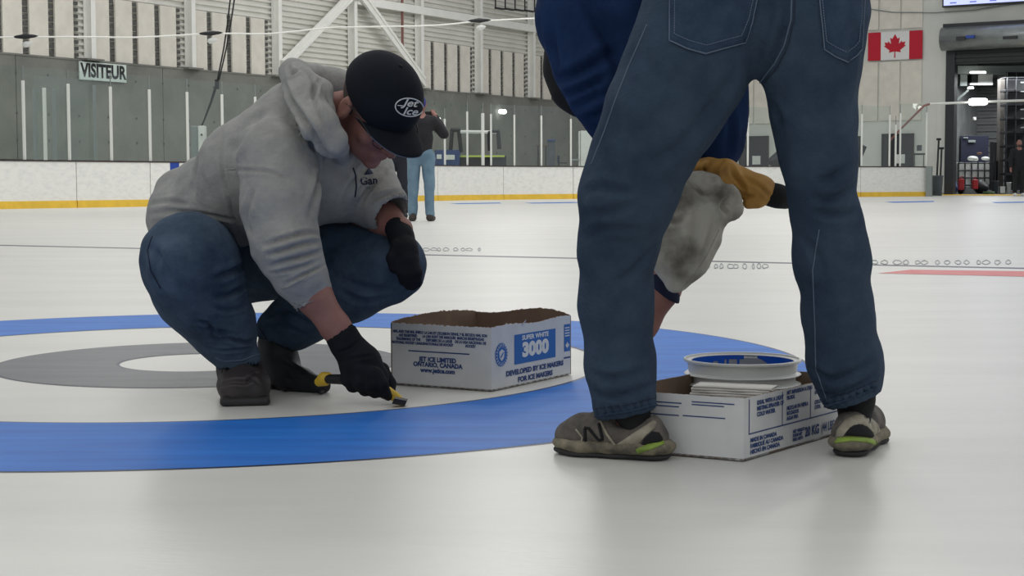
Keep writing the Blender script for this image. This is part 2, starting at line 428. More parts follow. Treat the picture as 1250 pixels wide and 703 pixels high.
# horizontally ribbed siding above the concrete
def siding(P, D, Nn, t0, t1, z0, z1, parent, m, pitch=.175, off=-.17):
    vs = []; z = z0; prof = []
    while z < z1:
        prof += [(0, z), (0, z+pitch*.38), (-.07, z+pitch*.5), (-.07, z+pitch*.88)]; z += pitch
    for q, zz in prof:
        for t in (t0, t1): vs.append(P+D*t+Nn*(off+q)+Vector((0, 0, zz)))
    mb = MB().add(vs, [(2*i, 2*i+1, 2*i+3, 2*i+2) for i in range(len(prof)-1)])
    o = mb.build('ribbed_siding', m, parent); o['kind'] = 'stuff'; return o
siding(PL, DL, NL, -46, TC+.3, CT-.1, 11.5, wl, M_siding)
lbox(MB(), -46, TC, CT-.02, CT+.03, -.5, .02).build('ledge', M_conc, wl)
cols = [hl(x, 60)[0] for x in (114, 238, 343, 434.5, 515, 587, 651)]
sp = (cols[-1]-cols[0])/6; ct = [cols[0]+sp*i for i in range(-5, 8)]
for k, c in enumerate(ct):
    if c > TC: continue
    w = lbox(MB(), c-.17, c, CT, 11.5, .09, .11)
    o = w.build('steel_column', M_steel, wl)
    lbox(MB(), c-.1, c-.07, CT, 11.5, -.16, .09).build('column_web', M_steel, o)
    lbox(MB(), c-.20, c, CT, 11.5, -.16, -.14).build('column_back_flange', M_steel, o)
    lbox(MB(), c-.45, c+.2, CT, CT+.05, -.28, .22).build('base_plate', M_conc, o)
# acoustic panels, four to a bay
zt = 5.72; shade_boxes = MB()
for i in range(len(ct)-1):
    a, b = ct[i], ct[i+1]
    if a > TC-1 or i-5 in (2, 3): continue
    top = 7.4 if i-5 < 0 else zt
    n = 4; pitch_ = (b-.42-a-.02)/n
    for k in range(n):
        t0 = a+.02+k*pitch_; t1 = min(t0+pitch_-.24, TC-.05)
        if t0 > TC-.3: continue
        lbox(MB(), t0, t1, CT+.02, top, -.12, -.06).build('acoustic_panel', M_panel, wl)
        z = CT+.1
        while z < top-.1: lbox(shade_boxes, t1+.05, t1+.22, z, z+.095, -.16, -.11); z += .175  # dark boxes put the shade of the siding recesses into colour
o = shade_boxes.build('dark_slot', M_recess, wl); o['kind'] = 'stuff'
# girts and inverted V brace
gz0, gz1 = 6.62, 6.9
lbox(MB(), ct[8], TC, gz0, gz1, .0, .13).build('girt', M_steel, wl)
lbox(MB(), ct[4], ct[7], 7.3, 7.55, .0, .13).build('girt', M_steel, wl)
c2, c3, c4 = ct[7], ct[8], ct[9]
def bar(mb, p, q, w, d):
    a = (q-p); s = NL; e = a.cross(s).normalized(); mb.obox(p-e*w/2-s*d/2, a, e*w, s*d)
for (ta_, za), (tb_, zb) in (((c2-.1, CT+.35), (c3-.25, 7.0)), ((c3+.05, 7.0), (c4-.1, CT+.25))):
    p = PL+DL*ta_+NL*.2+Vector((0, 0, za)); q = PL+DL*tb_+NL*.2+Vector((0, 0, zb)); u = Vector((0, 0, 1))
    mb = MB(); bar(mb, p+u*.13, q+u*.13, .1, .1); bar(mb, p-u*.13, q-u*.13, .1, .1); bar(mb, p, q, .12, .03)
    mb.build('diagonal_brace', M_steel, wl)
gp = [PL+DL*(c3+dx)+NL*.17+Vector((0, 0, z)) for dx, z in ((-.75, 6.45), (-.95, 6.95), (-.4, 7.5), (.3, 7.5), (.75, 6.95), (.55, 6.45), (.1, 6.75), (-.3, 6.75))]
gm = MB(); nn = len(gp); gm.add(gp+[p+NL*.03 for p in gp], [tuple(range(nn)), tuple(range(2*nn-1, nn-1, -1))]+[(i, (i+1) % nn, (i+1) % nn+nn, i+nn) for i in range(nn)]); gm.build('gusset_plate', M_steel, wl)
pt, _ = hl(490, 30); lbox(MB(), pt-.03, pt+.03, CT, 11, .0, .08).build('reddish_conduit', M_red2, wl)
for k in range(5):   # cable tray hangers, top right of the side wall
    tt = hl(600+12*k, 5)[0]; z_ = hl(600+12*k, 8+k)[1]
    lbox(MB(), tt-.02, tt+.02, z_-.1, z_+1.2, .16, .2).build('cable_tray', M_darkframe, wl)
    lbox(MB(), tt-.05, tt+.55, z_-.1, z_-.04, .16, .28).build('cable_tray', M_darkframe, wl)

# end wall with a garage opening
tf0 = he(1163, 120)[0]; tf1 = tf0+6.2; ztop = he(1200, 76)[1]
we = ebox(MB(), UC-.3, tf0, 0, 11.5, -.4, 0); ebox(we, tf1, tf1+12, 0, 11.5, -.4, 0); ebox(we, tf0, tf1, ztop, 11.5, -.4, 0)
we = we.build('wall_end', M_endwall); struct(we)
def eb(name, x0, x1, y0, y1, o0, o1, m, parent, cat=None):
    ym = (y0+y1)/2; xm = (x0+x1)/2
    t0 = he(x0, ym, o1)[0]; t1 = he(x1, ym, o1)[0]; z1 = he(xm, y0, o1)[1]; z0 = he(xm, y1, o1)[1]
    return ebox(MB(), t0, t1, z0, z1, o0, o1).build(name, m, parent)
t_a = he(1126, 60)[0]; pp_ = t_a-he(1099, 60)[0]
zb_, zt_ = he(1099, 147)[1], he(1099, 75)[1]; zc_ = he(1099, 35)[1]
for k in range(12):
    t1 = t_a-k*pp_; t0 = t1-pp_+.07
    if t0 < UC+.1: break
    ebox(MB(), t0, t1, zb_, zt_, 0, .06).build('acoustic_panel', M_panel, we)
    ebox(MB(), t0, t1, zc_, zc_+3.2, 0, .06).build('acoustic_panel', M_panel, we)
ebox(MB(), he(1144, 150)[0], he(1163, 150)[0]-.1, .1, he(1150, 71)[1], 0, .07).build('acoustic_panel', M_endwall, we)
# garage room behind
gm = MB(); D_ = 9.0
ebox(gm, tf0-1.5, tf0-1.4, 0, 6.6, -D_, -.4); ebox(gm, tf1+1, tf1+1.1, 0, 6.6, -D_, -.4); ebox(gm, tf0-1.5, tf1+1, 6.6, 6.7, -D_, -.4)
grg = gm.build('wall_garage', M_garage); struct(grg)
siding(PE, DE, NE, tf0-1.4, tf1+1, 0, 6.6, grg, M_garage, .3, -D_+.1)
gf = ebox(MB(), tf0-1.5, tf1+1, .0, .02, -D_, -.35).build('floor_garage', M_garfloor); struct(gf)
ebox(MB(), tf0-.2, tf1, .0, .035, -.35, .9).build('threshold', M_yel, gf)
dr = empty('door_1'); struct(dr)
ebox(MB(), tf0-.22, tf0+.12, 0, ztop+1.0, -.2, .22).build('side_track', M_darkframe, dr)
ebox(MB(), tf0-.2, tf1, ztop-.05, ztop+.9, .0, .12).build('door_bottom_bar', M_darkframe, dr)
for k in range(5): ebox(MB(), tf0+.12, tf1, ztop+.02+k*.16, ztop+.14+k*.16, .12, .17).build('door_slat', M_black, dr)
zr = he(1200, 47)[1]; rr_ = (he(1200, 33)[1]-he(1200, 62)[1])/2
cyl = MB().lathe(PE+DE*(tf0-.3)+NE*.5+Vector((0, 0, zr)), [(0, 0), (rr_, 0), (rr_, 7), (0, 7)], 24, DE); cyl.build('roller_housing', M_gunmetal, dr, True)
ebox(MB(), tf0-.25, tf1, zr+rr_-.02, zr+rr_+.12, 0, .6).build('housing_lid', M_darkframe, dr)
eb('nameplate', 1167, 1178, 44.5, 49, .9, .93+rr_*.2, M_darkframe, dr); eb('nameplate', 1224, 1241, 44, 47.5, .9, .93+rr_*.2, M_darkframe, dr)
eb('blue_sticker', 1179, 1189, 43, 46.5, .9, .93+rr_*.2, M_bluestripe, dr)

# flag
fg = empty('canadian_flag'); tag(fg, 'red and white maple leaf flag hung flat on the end wall', 'flag')
f0, f1 = he(1059.5, 56, .1)[0], he(1126, 56, .1)[0]; fz0, fz1 = he(1092, 73, .1)[1], he(1092, 38.5, .1)[1]; fw = f1-f0
ebox(MB(), f0, f0+fw*.24, fz0, fz1, .085, .1).build('red_band', M_flagr, fg); ebox(MB(), f0+fw*.24, f1-fw*.24, fz0, fz1, .085, .1).build('white_band', M_flagw, fg); ebox(MB(), f1-fw*.24, f1, fz0, fz1, .085, .1).build('red_band', M_flagr, fg)
leaf = [(0, -1), (.05, -1), (.04, -.48), (.52, -.56), (.44, -.38), (.92, -.02), (.8, .04), (.88, .3), (.62, .25), (.56, .38), (.32, .13), (.4, .66), (.22, .56), (0, .95)]
leaf = leaf[1:]+[(-x, y) for x, y in leaf[1:-1][::-1]]
def leafmesh(c, ax, ay, az, s, th=.004):
    a = [c+ax*(x*s)+ay*(y*s) for x, y in leaf]; n = len(a)
    return MB().add(a+[p+az*th for p in a], [tuple(range(n))[::-1], tuple(range(n, 2*n))]+[(i, (i+1) % n, (i+1) % n+n, i+n) for i in range(n)])
leafmesh(PE+DE*((f0+f1)/2)+NE*.1+Vector((0, 0, (fz0+fz1)/2)), DE, Vector((0, 0, 1)), NE, (fz1-fz0)*.43, .01).build('maple_leaf', M_flagr, fg)

# scoreboard screen
sc = empty('video_screen'); tag(sc, 'lit pale lavender screen in a dark frame high on the end wall', 'screen')
s0 = he(1150, 5, .3)[0]; sz = he(1150, 9, .3)[1]
ebox(MB(), s0, s0+5, sz, sz+3, .0, .28).build('screen_frame', M_darkframe, sc)
ebox(MB(), s0+.06, s0+4.94, sz+.06, sz+2.9, .28, .3).build('screen_panel', M_screen, sc)
for k in range(6): ebox(MB(), s0+.3+k*.75, s0+.55+k*.75, sz+.12, sz+.17, .3, .31).build('screen_text_line', M_screenline, sc)

# doors and items along the end wall
def edoor(n, x0, x1, y0):
    t0, t1 = he(x0, 185)[0], he(x1, 185)[0]; z = he((x0+x1)/2, y0)[1]
    d = empty('door_%d' % n); struct(d)
    ebox(MB(), t0, t1, 0, z, .0, .08).build('door_leaf', M_darkframe, d)
    ebox(MB(), t0-.06, t0, 0, z+.06, .0, .14).build('door_frame', M_black, d); ebox(MB(), t1, t1+.06, 0, z+.06, 0, .14).build('door_frame', M_black, d)
    ebox(MB(), t0-.06, t1+.06, z, z+.06, 0, .14).build('door_frame', M_black, d)
    s = ebox(MB(), (t0+t1)/2-.15+.1, (t0+t1)/2+.3, z-1.1, z-.75, .08, .1).build('door_notice', M_white, d)
    text('notice_lettering', 'NO\nENTRY' if 0 else '. . .', .12, PE+DE*((t0+t1)/2+.12)+NE*.1+Vector((0, 0, z-.93)), DE, (0, 0, 1), M_darkframe, s)
    return d
edoor(2, 1079, 1114, 165); edoor(3, 905, 937, 168)

# ---- rink boards
bx = [(-110, 31.9), (0, 34.4), (95, 36), (185, 37.6), (270, 39.3), (360, 41.6), (450, 44.6), (535, 47.6), (615, 50.1), (700, 51.8), (800, 52.7), (900, 53.4), (1000, 54.6), (1050, 55.5), (1130, 57)]
bp = [Vector(((x-625)/FPX*y*1.0, y, 0)) for x, y in bx]
bp = [Vector(p) for p in curve([tuple(p) for p in bp], 4)]
BH = 1.075
rb = empty('rink_boards'); tag(rb, 'low white rink boards with yellow kick strip and tall glass at the far end', 'boards')
def strip(pts, z0, z1, o0, o1):
    mb = MB(); vs = []
    for i, p in enumerate(pts):
        d = (pts[min(i+1, len(pts)-1)]-pts[max(i-1, 0)]); n = Vector((d.y, -d.x, 0)).normalized()
        for o_, z in ((o1, z0), (o1, z1), (o0, z1), (o0, z0)): vs.append(p+n*o_+Vector((0, 0, z)))
    fs = []
    for i in range(len(pts)-1):
        for k in range(4): fs.append((4*i+k, 4*i+(k+1) % 4, 4*i+4+(k+1) % 4, 4*i+4+k))
    fs += [(0, 3, 2, 1), tuple(4*(len(pts)-1)+k for k in range(4))]
    return mb.add(vs, fs)
nb = len(bp)
for i in range(0, nb-1, 4):
    seg = bp[i:i+5]
    if len(seg) < 2: continue
    e = (seg[1]-seg[0]).normalized()*.012; s2 = [seg[0]+e]+seg[1:-1]+[seg[-1]-e]
    strip(s2, .16, BH-.035, -.1, 0).build('board_panel', M_board, rb)
    strip(s2, 0.0, .165, -.08, .014).build('kick_plate', M_yel, rb)
    strip(seg, BH-.035, BH, -.14, .02).build('cap_rail', M_cap, rb)
def onboard(px):
    for a, b in zip(bp, bp[1:]):
        xa, xb = scr(a+Vector((0, 0, 1)))[0], scr(b+Vector((0, 0, 1)))[0]
        if xa <= px <= xb: t = (px-xa)/(xb-xa); return a+(b-a)*t
    return bp[-1] if px > 1000 else bp[0]
a, b = onboard(207.5), onboard(218.5); strip([a, b], .165, BH-.035, 0, .006).build('blue_line_stripe', M_bluestripe, rb)
ends = MB().obox(bp[-1]+Vector((.02, -.02, 0)), DE*.2, NE*.14, (0, 0, BH)); ends.build('gate_post', M_steelgrey, rb)
postpx = [(-60, 92), (29, 98), (84, 102), (135.5, 105.5), (183, 109), (229, 112), (271.5, 115), (312, 118), (352, 121), (392, 124), (431, 127), (470, 130), (507, 133), (543, 145), (570.5, 136), (589.5, 138), (599.5, 139), (628, 140), (661, 141), (697, 145), (745, 143), (790, 143), (830, 143), (872, 143), (913, 143), (960, 142), (1008, 140), (1052, 139), (1086, 140), (1093.5, 152), (1099, 138), (1131.5, 137)]
pv = []
for px, py in postpx:
    q = onboard(px) if px > -50 else bp[1]
    h = W(px, py, q.y).z; pv.append((q, h))
    wd_ = .04 if px != 589.5 else .065
    n = Vector((.5, -.85, 0)); MB().box(q+Vector((-.0, .07, (BH+h)/2)), wd_*.75, .03, (h-BH)/2).build('glass_post', M_post, rb, bevel=.006)
    MB().box(q+Vector((0, .08, h+.16)), .012, .01, .16).build('pane_joint', M_steelgrey, rb)
for (q0, h0), (q1, h1) in zip(pv, pv[1:]):
    if (q1-q0).length < .45: continue
    hh = max(h0, h1)+.3; off = Vector((0, .1, 0)); d = (q1-q0).normalized()*.03
    MB().obox(q0+off+d+Vector((0, 0, BH)), (q1-q0)-2*d, Vector((0, .015, 0)), (0, 0, hh-BH)).build('glass_pane', M_glass, rb)
# one pale post, plus grey posts standing in for dim reflections in the left glass
bb = empty('bench_glass'); tag(bb, 'set of slim grey posts and glass behind the left boards under the sign', 'glass screen')
for px, py in ((41.5, 107), (53.8, 107), (65.5, 107), (115, 104)):
    p = W(px, py, 39.5 if px < 100 else 41); MB().box(Vector((p.x, p.y, p.z/2)), .04, .03, p.z/2).build('glass_post', M_steelgrey if px != 53.8 else M_post, bb)
p, q = W(41.5, 107, 39.6), W(115, 104, 41.1); MB().obox((p.x, p.y, .3), (q.x-p.x, q.y-p.y, 0), (0, .02, 0), (0, 0, p.z)).build('glass_pane', M_glass, bb)

# VISITEUR sign
sg = empty('visitor_sign'); tag(sg, 'pale rectangular sign reading VISITEUR on the concrete side wall', 'sign')
t0, t1 = hl(97.5, 85, .08)[0], hl(154.5, 90, .08)[0]; z0, z1 = hl(126, 99, .08)[1], hl(126, 77, .08)[1]
M_sign = mat('sign_board', (206, 218, 212), .5, var=.05, vscale=2)
lbox(MB(), t0, t1, z0, z1, .02, .08).build('sign_board', M_sign, sg, bevel=.01)
text('sign_lettering', 'VISITEUR', (z1-z0)*1.02, PL+DL*((t0+t1)/2)+NL*.08+Vector((0, 0, (z0+z1)/2)), DL, (0, 0, 1), M_black, sg, bold=.02, sx=(t1-t0)/(z1-z0)*.93/3.95, off=.005)

# hanging cables and control box
cx = empty('control_box'); tag(cx, 'grey and white electric control box above the left boards, below the hanging cables', 'electrical box')
p = W(235, 196, 41.2); s_ = 41.2/FPX
MB().box((p.x+4.5*s_, 41.2, (p.z+W(235, 154, 41.2).z)/2), 5*s_, .15, 21*s_).build('box_body', M_steelgrey, cx, bevel=.02)
MB().box((p.x+13*s_, 41.15, (p.z+W(235, 154, 41.2).z)/2), 4*s_, .15, 21*s_).build('box_door', M_white, cx, bevel=.02)
MB().box((p.x+13.5*s_, 40.99, p.z+31*s_), 1*s_, .02, 1*s_).build('button', M_black, cx)
MB().box((p.x+8*s_, 41.2, p.z/2-.1), .06, .06, p.z/2).build('stand', M_black, cx)
hc_ = MB()
for dx in (0, 5):
    hc_.tube([W(x+dx*(1-(y/155)), y, 41.2) for x, y in ((288, -120), (284, -40), (281, 0), (277.5, 30), (273, 60), (266, 95), (257, 125), (249, 147), (246, 154))], .022, 6)
hc_.build('hanging_cable', M_black, None); tag(bpy.data.objects['hanging_cable'], 'pair of dark cables hanging from the roof down to the electric box', 'cable')
ck = MB().box(W(265, 103, 41.15), .05, .05, .12).build('cable_clip', M_black, bpy.data.objects['hanging_cable'])

# thin white safety-net cable across the hall with dark fittings
nc = empty('net_cable'); tag(nc, 'thin white cable strung across the hall in front of the ribbed side wall', 'cable')
npt = [(-40, 46, 33), (0, 45.5, 33.5), (100, 45, 34), (170, 45.5, 34.5), (260, 41, 35), (330, 41, 35.5), (400, 34, 36), (440, 33, 36), (530, 31, 36.5), (585, 26, 37), (655, 22.5, 37.5), (760, 20, 38)]
MB().tube([W(*q) for q in curve(npt, 6)], .018, 6).build('cable_run', M_steel, nc, True)
for x, y, d in ((31, 44.5, 33.6), (257, 40.5, 34.9), (585, 25, 36.9)):
    c = W(x, y, d); b = MB()
    V_ = [(0, -.28), (.03, -.2), (.06, 0), (.03, .2), (0, .28)]
    b.lathe(c, [(r, z) for r, z in V_], 10, (1, 0, .04)); f_ = b.build('dark_fitting', M_black, nc, True)
    MB().lathe(c-Vector((-.04, 0, .16)), [(0, -.12), (.06, -.08), (.07, 0), (.03, .1), (0, .12)], 10, (1, 0, .2)).build('glass_drop', M_white, f_, True)
nc2 = empty('net_cable'); tag(nc2, 'taut pale cable crossing in front of the garage door with a bracing strut', 'cable')
MB().tube([W(1135, 127, 56.8), W(1190, 124.6, 56.5), (W(1300, 121, 56))], .045, 6).build('cable_run', M_post, nc2, True)
MB().tube([W(1135, 127, 56.8), W(1128, 129, 56.8), W(1099, 158, 57.2), W(1086, 172, 57.4)], .04, 6).build('strut', M_red2, nc2, True)
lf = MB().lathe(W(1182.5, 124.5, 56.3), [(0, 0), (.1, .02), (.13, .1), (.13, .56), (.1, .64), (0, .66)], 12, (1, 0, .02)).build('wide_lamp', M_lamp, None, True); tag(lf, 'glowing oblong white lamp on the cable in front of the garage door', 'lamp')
for i, (x, y, w_) in enumerate(((613.5, 136, 5), (534, 145.5, 4))):  # glowing solids standing in for lamp reflections in the glass
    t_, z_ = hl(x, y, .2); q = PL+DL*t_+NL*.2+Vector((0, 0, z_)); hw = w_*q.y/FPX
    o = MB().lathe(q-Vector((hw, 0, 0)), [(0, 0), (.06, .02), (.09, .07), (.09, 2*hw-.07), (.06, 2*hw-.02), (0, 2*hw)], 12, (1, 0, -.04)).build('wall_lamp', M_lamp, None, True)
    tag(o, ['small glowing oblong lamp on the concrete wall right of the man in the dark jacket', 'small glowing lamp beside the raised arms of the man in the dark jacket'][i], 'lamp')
wire = MB().tube([PE+DE*he(x, y, .1)[0]+NE*.1+Vector((0, 0, he(x, y, .1)[1])) for x, y in ((1050, 18), (1062, 11), (1090, 15), (1140, 15.5), (1190, 12), (1230, 6), (1250, 4))], .02, 5).build('wall_wire', M_steelgrey); tag(wire, 'thin grey wire looping across the end wall above the flag', 'wire')

# ---- things behind the boards
def gx(px, Y): return (px-625)/FPX*Y
def bbx(name, x0, x1, y0, y1, Y, dep, m, parent, bevel=.01):
    p, q = W(x0, y1, Y), W(x1, y0, Y); return MB().obox((p.x, Y, p.z), (q.x-p.x, 0, 0), (0, dep, 0), (0, 0, q.z-p.z)).build(name, m, parent, bevel=bevel)
eq = empty('work_lift'); tag(eq, 'dark blue machine with a pale guard rail behind the glass right of the standing man', 'machine')
Y = 52.5
bbx('body', 531, 561, 183, 214, Y, 1.2, M_deepblue, eq); bbx('body_side', 562, 618, 190, 214, Y+.4, 1.2, M_darkframe, eq)
bbx('lime_stripe', 555, 616, 189.5, 192, Y+.3, .05, M_lime, eq); bbx('white_label', 533, 539, 188.5, 194, Y-.05, .04, M_white, eq); bbx('white_label', 544, 555, 189, 195, Y-.05, .04, M_white, eq)
for x0, x1, yt, yb in ((552, 549.5, 158, 190), (560, 563, 158, 186), (597, 598, 160, 184), (608, 609.5, 160, 182)):
    MB().tube([W(x0, yt, Y+.3), W(x1, yb, Y+.3)], .07, 6).build('guard_post', M_darkframe, eq)
MB().tube([W(550, 158.5, Y+.3), W(562, 158.5, Y+.3)], .08, 6).build('guard_rail', M_darkframe, eq); MB().tube([W(562, 161, Y+.3), W(609, 161.5, Y+.3)], .06, 6).build('guard_rail', M_white, eq); MB().tube([W(600, 159.8, Y+.25), W(609.5, 159.8, Y+.25)], .07, 6).build('guard_rail', M_darkframe, eq)
bn = empty('tall_bin'); tag(bn, 'tall blue-grey bin against the concrete wall behind the glass', 'bin')
bbx('bin_body', 669, 677.5, 172, 212, 57, .5, M_grn, bn); bbx('bin_lid', 668.5, 678, 170, 172.5, 56.95, .6, M_deepblue, bn)
st = empty('small_table'); tag(st, 'low brown table against the concrete wall left of the tall bin', 'table')
bbx('table_top', 654, 668, 176, 178.5, 57, .6, mat('brown_wood', (92, 82, 72), .6), st); bbx('leg', 656, 657.5, 178, 212, 57, .05, M_darkframe, st); bbx('leg', 665.5, 667, 178, 212, 57, .05, M_darkframe, st)
ch = empty('folding_chair'); tag(ch, 'small dark chair behind the glass beside the white cabinet', 'chair')
MB().tube([W(682, 190, 56), W(682, 210, 56)], .03, 6).build('leg', M_darkframe, ch); bbx('seat', 682, 692, 198, 199.5, 56, .4, M_darkframe, ch); bbx('backrest', 680.5, 683, 190, 199, 56, .4, M_deepblue, ch)
cb = empty('white_cabinet'); tag(cb, 'white metal cabinet behind the glass just left of the standing man', 'cabinet')
bbx('cabinet_body', 709, 724, 159.5, 214, 56, .6, M_white, cb); bbx('cabinet_side', 706.5, 708.5, 160, 214, 56.05, .5, M_white, cb); bbx('base_shelf', 697, 707, 194, 196, 56, .5, M_steelgrey, cb)
dk = empty('dark_locker'); tag(dk, 'dark metal locker behind the glass at the right leg of the standing man', 'locker')
bbx('locker_body', 1030, 1052, 166, 214, 59, .6, M_darkframe, dk); bbx('ring_handle', 1041, 1048, 161, 166, 59, .3, M_steelgrey, dk, .05)
tt = MB(); p = W(1056, 199, 58.5); a_ = (W(1068.5, 171, 58.5)-p); b_ = (W(1057.5, 165, 58.5)-W(1068.5, 171, 58.5))
tt.obox(p-Vector((.3, 0, .25)), a_, b_, (0, .5, 0)); tt = tt.build('tilted_crate', M_black, bevel=.02); tag(tt, 'dark tilted panel leaning behind the glass beside the dark locker', 'crate')
bgd = Sdf(.05, .1); bgd.cap(W(943, 197, 58), W(953, 190, 58), .18, .22); bgd.cap(W(950, 198, 58), W(962, 200, 58), .2, .2)
bo = solid('black_bag', bgd, M_black); tag(bo, 'dark duffel bag behind the boards seen between the legs', 'bag')
wb = empty('wall_bench'); tag(wb, 'dark bench with a small box on the wall behind the right glass', 'bench')
bbx('bench_top', 1115, 1130, 187, 189, 60, .5, M_darkframe, wb); bbx('leg', 1116, 1117, 189, 214, 60, .05, M_darkframe, wb); bbx('leg', 1127, 1128, 189, 214, 60, .05, M_darkframe, wb); bbx('wall_box', 1121.5, 1125.5, 177, 184, 60.8, .3, M_grn, wb)
bn = empty('grey_bin'); tag(bn, 'grey plastic bin holding shovels beside the garage opening', 'bin')
p, q = W(1139, 237, 58), W(1154, 214, 58); c = Vector(((p.x+q.x)/2, 58.3, 0)); r_ = (q.x-p.x)/2
MB().lathe(c, [(0, 0.01), (r_*.82, 0.01), (r_, q.z-.06), (r_*1.08, q.z-.05), (r_*1.08, q.z), (r_*.95, q.z), (r_*.8, .08), (0, .08)], 20).build('bin_body', M_grn, bn, True)
for i, (x0, y0, x1, y1) in enumerate(((1143, 216, 1146, 170), (1147.5, 214, 1149.5, 181))):
    sv = empty('shovel'); tag(sv, ['taller of the two dark shovels standing in the grey bin', 'shorter of the two dark shovels standing in the grey bin'][i], 'shovel', None)
    MB().tube([W(x0, y0+14, 58.25), W(x1, y1, 58.3)], .035, 6).build('handle', M_black, sv); MB().tube([W(x1-2.6, y1, 58.3), W(x1+2.6, y1, 58.3)], .045, 6).build('grip', M_black, sv)
# in the garage
for gx_, gy_ in ((20.2, 64.5), (24.5, 62.5)):
    l = bpy.data.lights.new('garage_lamp', 'AREA'); l.size = 2.5; l.energy = 420; l.color = (.95, .98, 1)  # added area lights that brighten the garage, apart from its modelled lamps
    o = bpy.data.objects.new('garage_lamp', l); o.location = (gx_, gy_, 4.7); COL.objects.link(o)
YG = 64.5
gd = empty('door_4'); struct(gd)
bbx('door_leaf', 1172, 1207, 165.5, 226, 67, .1, mat('navy_door', (22, 26, 48), .5), gd); bbx('sign_plate', 1182, 1191, 171, 174, 66.9, .05, M_steelgrey, gd); bbx('push_plate', 1176, 1182, 167.5, 169, 66.9, .05, M_steelgrey, gd)
tk = empty('caged_tank'); tag(tk, 'pale caged liquid tank in the garage below the dark blue door', 'tank')
bbx('tank_body', 1170, 1210, 198, 230, 65.3, .9, M_white, tk, .05)
for k in range(6): MB().tube([W(1170+k*8, 198, 65.2), W(1170+k*8, 230, 65.2)], .03, 5).build('cage_bar', M_darkframe, tk)
for k in range(4): MB().tube([W(1170, 199+k*9, 65.15), W(1210, 199+k*9, 65.15)], .03, 5).build('cage_bar', M_darkframe, tk)
for i, (x, y, r, mm, lb) in enumerate(((1187, 193.5, 6, M_white, 'lumpy pale sack on top of the caged tank, left one'), (1202.5, 193.5, 4.5, M_white, 'lumpy pale sack on top of the caged tank, right one'), (1195, 187, 2.2, mat('brown_sack', (112, 84, 72), .8), 'small brown bundle on top of the caged tank'))):
    sd = Sdf(.04, .08); sd.ell(W(x, y, 65.7), (r*65.7/FPX, .3, r*.55*65.7/FPX)); sd.ell(W(x+r*.6, y+1, 65.7), (r*.5*65.7/FPX, .25, r*.4*65.7/FPX)); tag(solid('sack', sd, mm), lb, 'sack')
def jerry(x0, x1, y0, y1, Yj, lb):
    e = empty('jerrycan'); tag(e, lb, 'jerrycan'); bbx('can_body', x0, x1, y0+3, y1, Yj, .25, M_redp, e, .04); bbx('handle', x0+1.5, x1-2, y0, y0+1.2, Yj+.1, .05, M_redp, e); bbx('handle_post', x0+1.5, x0+2.4, y0, y0+4, Yj+.1, .05, M_redp, e); bbx('spout', x1-2, x1-.4, y0+.5, y0+4, Yj+.08, .1, M_black, e)
jerry(1171, 1177.5, 215, 232, 62.3, 'left red plastic jerrycan on the garage floor'); jerry(1188, 1194.5, 216, 231, 62.6, 'right red plastic jerrycan on the garage floor')
for nm, x, y, rx, rz, mm, lb, ct_ in (('rubbish_bag', 1198, 218, 9, 8, M_black, 'black bulging plastic bag in the garage between the jerrycans', 'bag'), ('spray_pump', 1174, 212, 2.6, 6, M_black, 'black spray pump standing over the left jerrycan', 'sprayer'),
    ('dark_sack', 1164, 218, 5, 9, M_deepblue, 'dark blue sack at the left edge of the garage opening', 'sack'), ('grey_pail', 1214.5, 225, 4.5, 8, M_grn, 'grey pail in the garage right of the black bag', 'pail'), ('white_pail', 1231.5, 229, 2.8, 7, M_white, 'white pail beside the bearded man', 'pail'), ('green_hose', 1207, 236.5, 6, 2.6, mat('green_hose', (64, 92, 52), .6), 'green coiled hose on the garage floor', 'hose'), ('small_crate', 1224, 231, 4, 4.5, M_white, 'low pale crate on the garage floor', 'crate')):
    Yq = 63.2 if nm != 'green_hose' else 61.6; s_ = Yq/FPX
    if nm == 'green_hose':
        mb = MB()
        for k in range(4): mb.tube([W(x, y+2-k*1.2, Yq)+Vector((math.cos(t)*rx*s_, math.sin(t)*.25, 0)) for t in [i*math.pi/8 for i in range(17)]], .04, 5)
        o = mb.build(nm, mm, None, True)
    elif 'pail' in nm: o = MB().lathe(Vector((W(x, y, Yq).x, Yq, .03)), [(0, 0), (rx*s_*.8, 0), (rx*s_, 2*rz*s_), (rx*s_*1.1, 2*rz*s_), (rx*s_*.9, 2*rz*s_-.04), (rx*s_*.7, .1), (0, .1)], 16).build(nm, mm, None, True)
    elif 'crate' in nm:
        mb = MB(); q = Vector((W(x-rx, y, Yq).x, Yq, .03)); L = 2*rx*s_; Hh = 2*rz*s_
        for a0, a1, a2 in (((0, 0, 0), (L, 0, 0), (0, .03, 0)), ((0, .3, 0), (L, 0, 0), (0, .03, 0)), ((0, 0, 0), (.03, 0, 0), (0, .33, 0)), ((L-.03, 0, 0), (.03, 0, 0), (0, .33, 0))): mb.obox(q+Vector(a0), a1, a2, (0, 0, Hh))
        mb.obox(q, (L, 0, 0), (0, .33, 0), (0, 0, .03)); o = mb.build(nm, mm)
    else:
        sd = Sdf(.04, .1); z_ = max(.03+rz*s_, 0); c = W(x, y, Yq); sd.ell((c.x, Yq, z_), (rx*s_, .3, rz*s_)); sd.ell((c.x-rx*s_*.4, Yq, z_*1.2), (rx*s_*.5, .22, rz*s_*.7)); o = solid(nm, sd, mm, rip=[(.06, 4)])
    tag(o, lb, ct_)
rk = empty('storage_rack'); tag(rk, 'dark tall storage rack in the garage behind the bearded man', 'rack')
for k in range(3): bbx('rack_post', 1228+k*11, 1230+k*11, 88, 232, 63.8, .1, M_darkframe, rk)
for k in range(8): bbx('rack_shelf', 1228, 1265, 92+k*17, 95+k*17, 63.9, .8, M_black, rk)
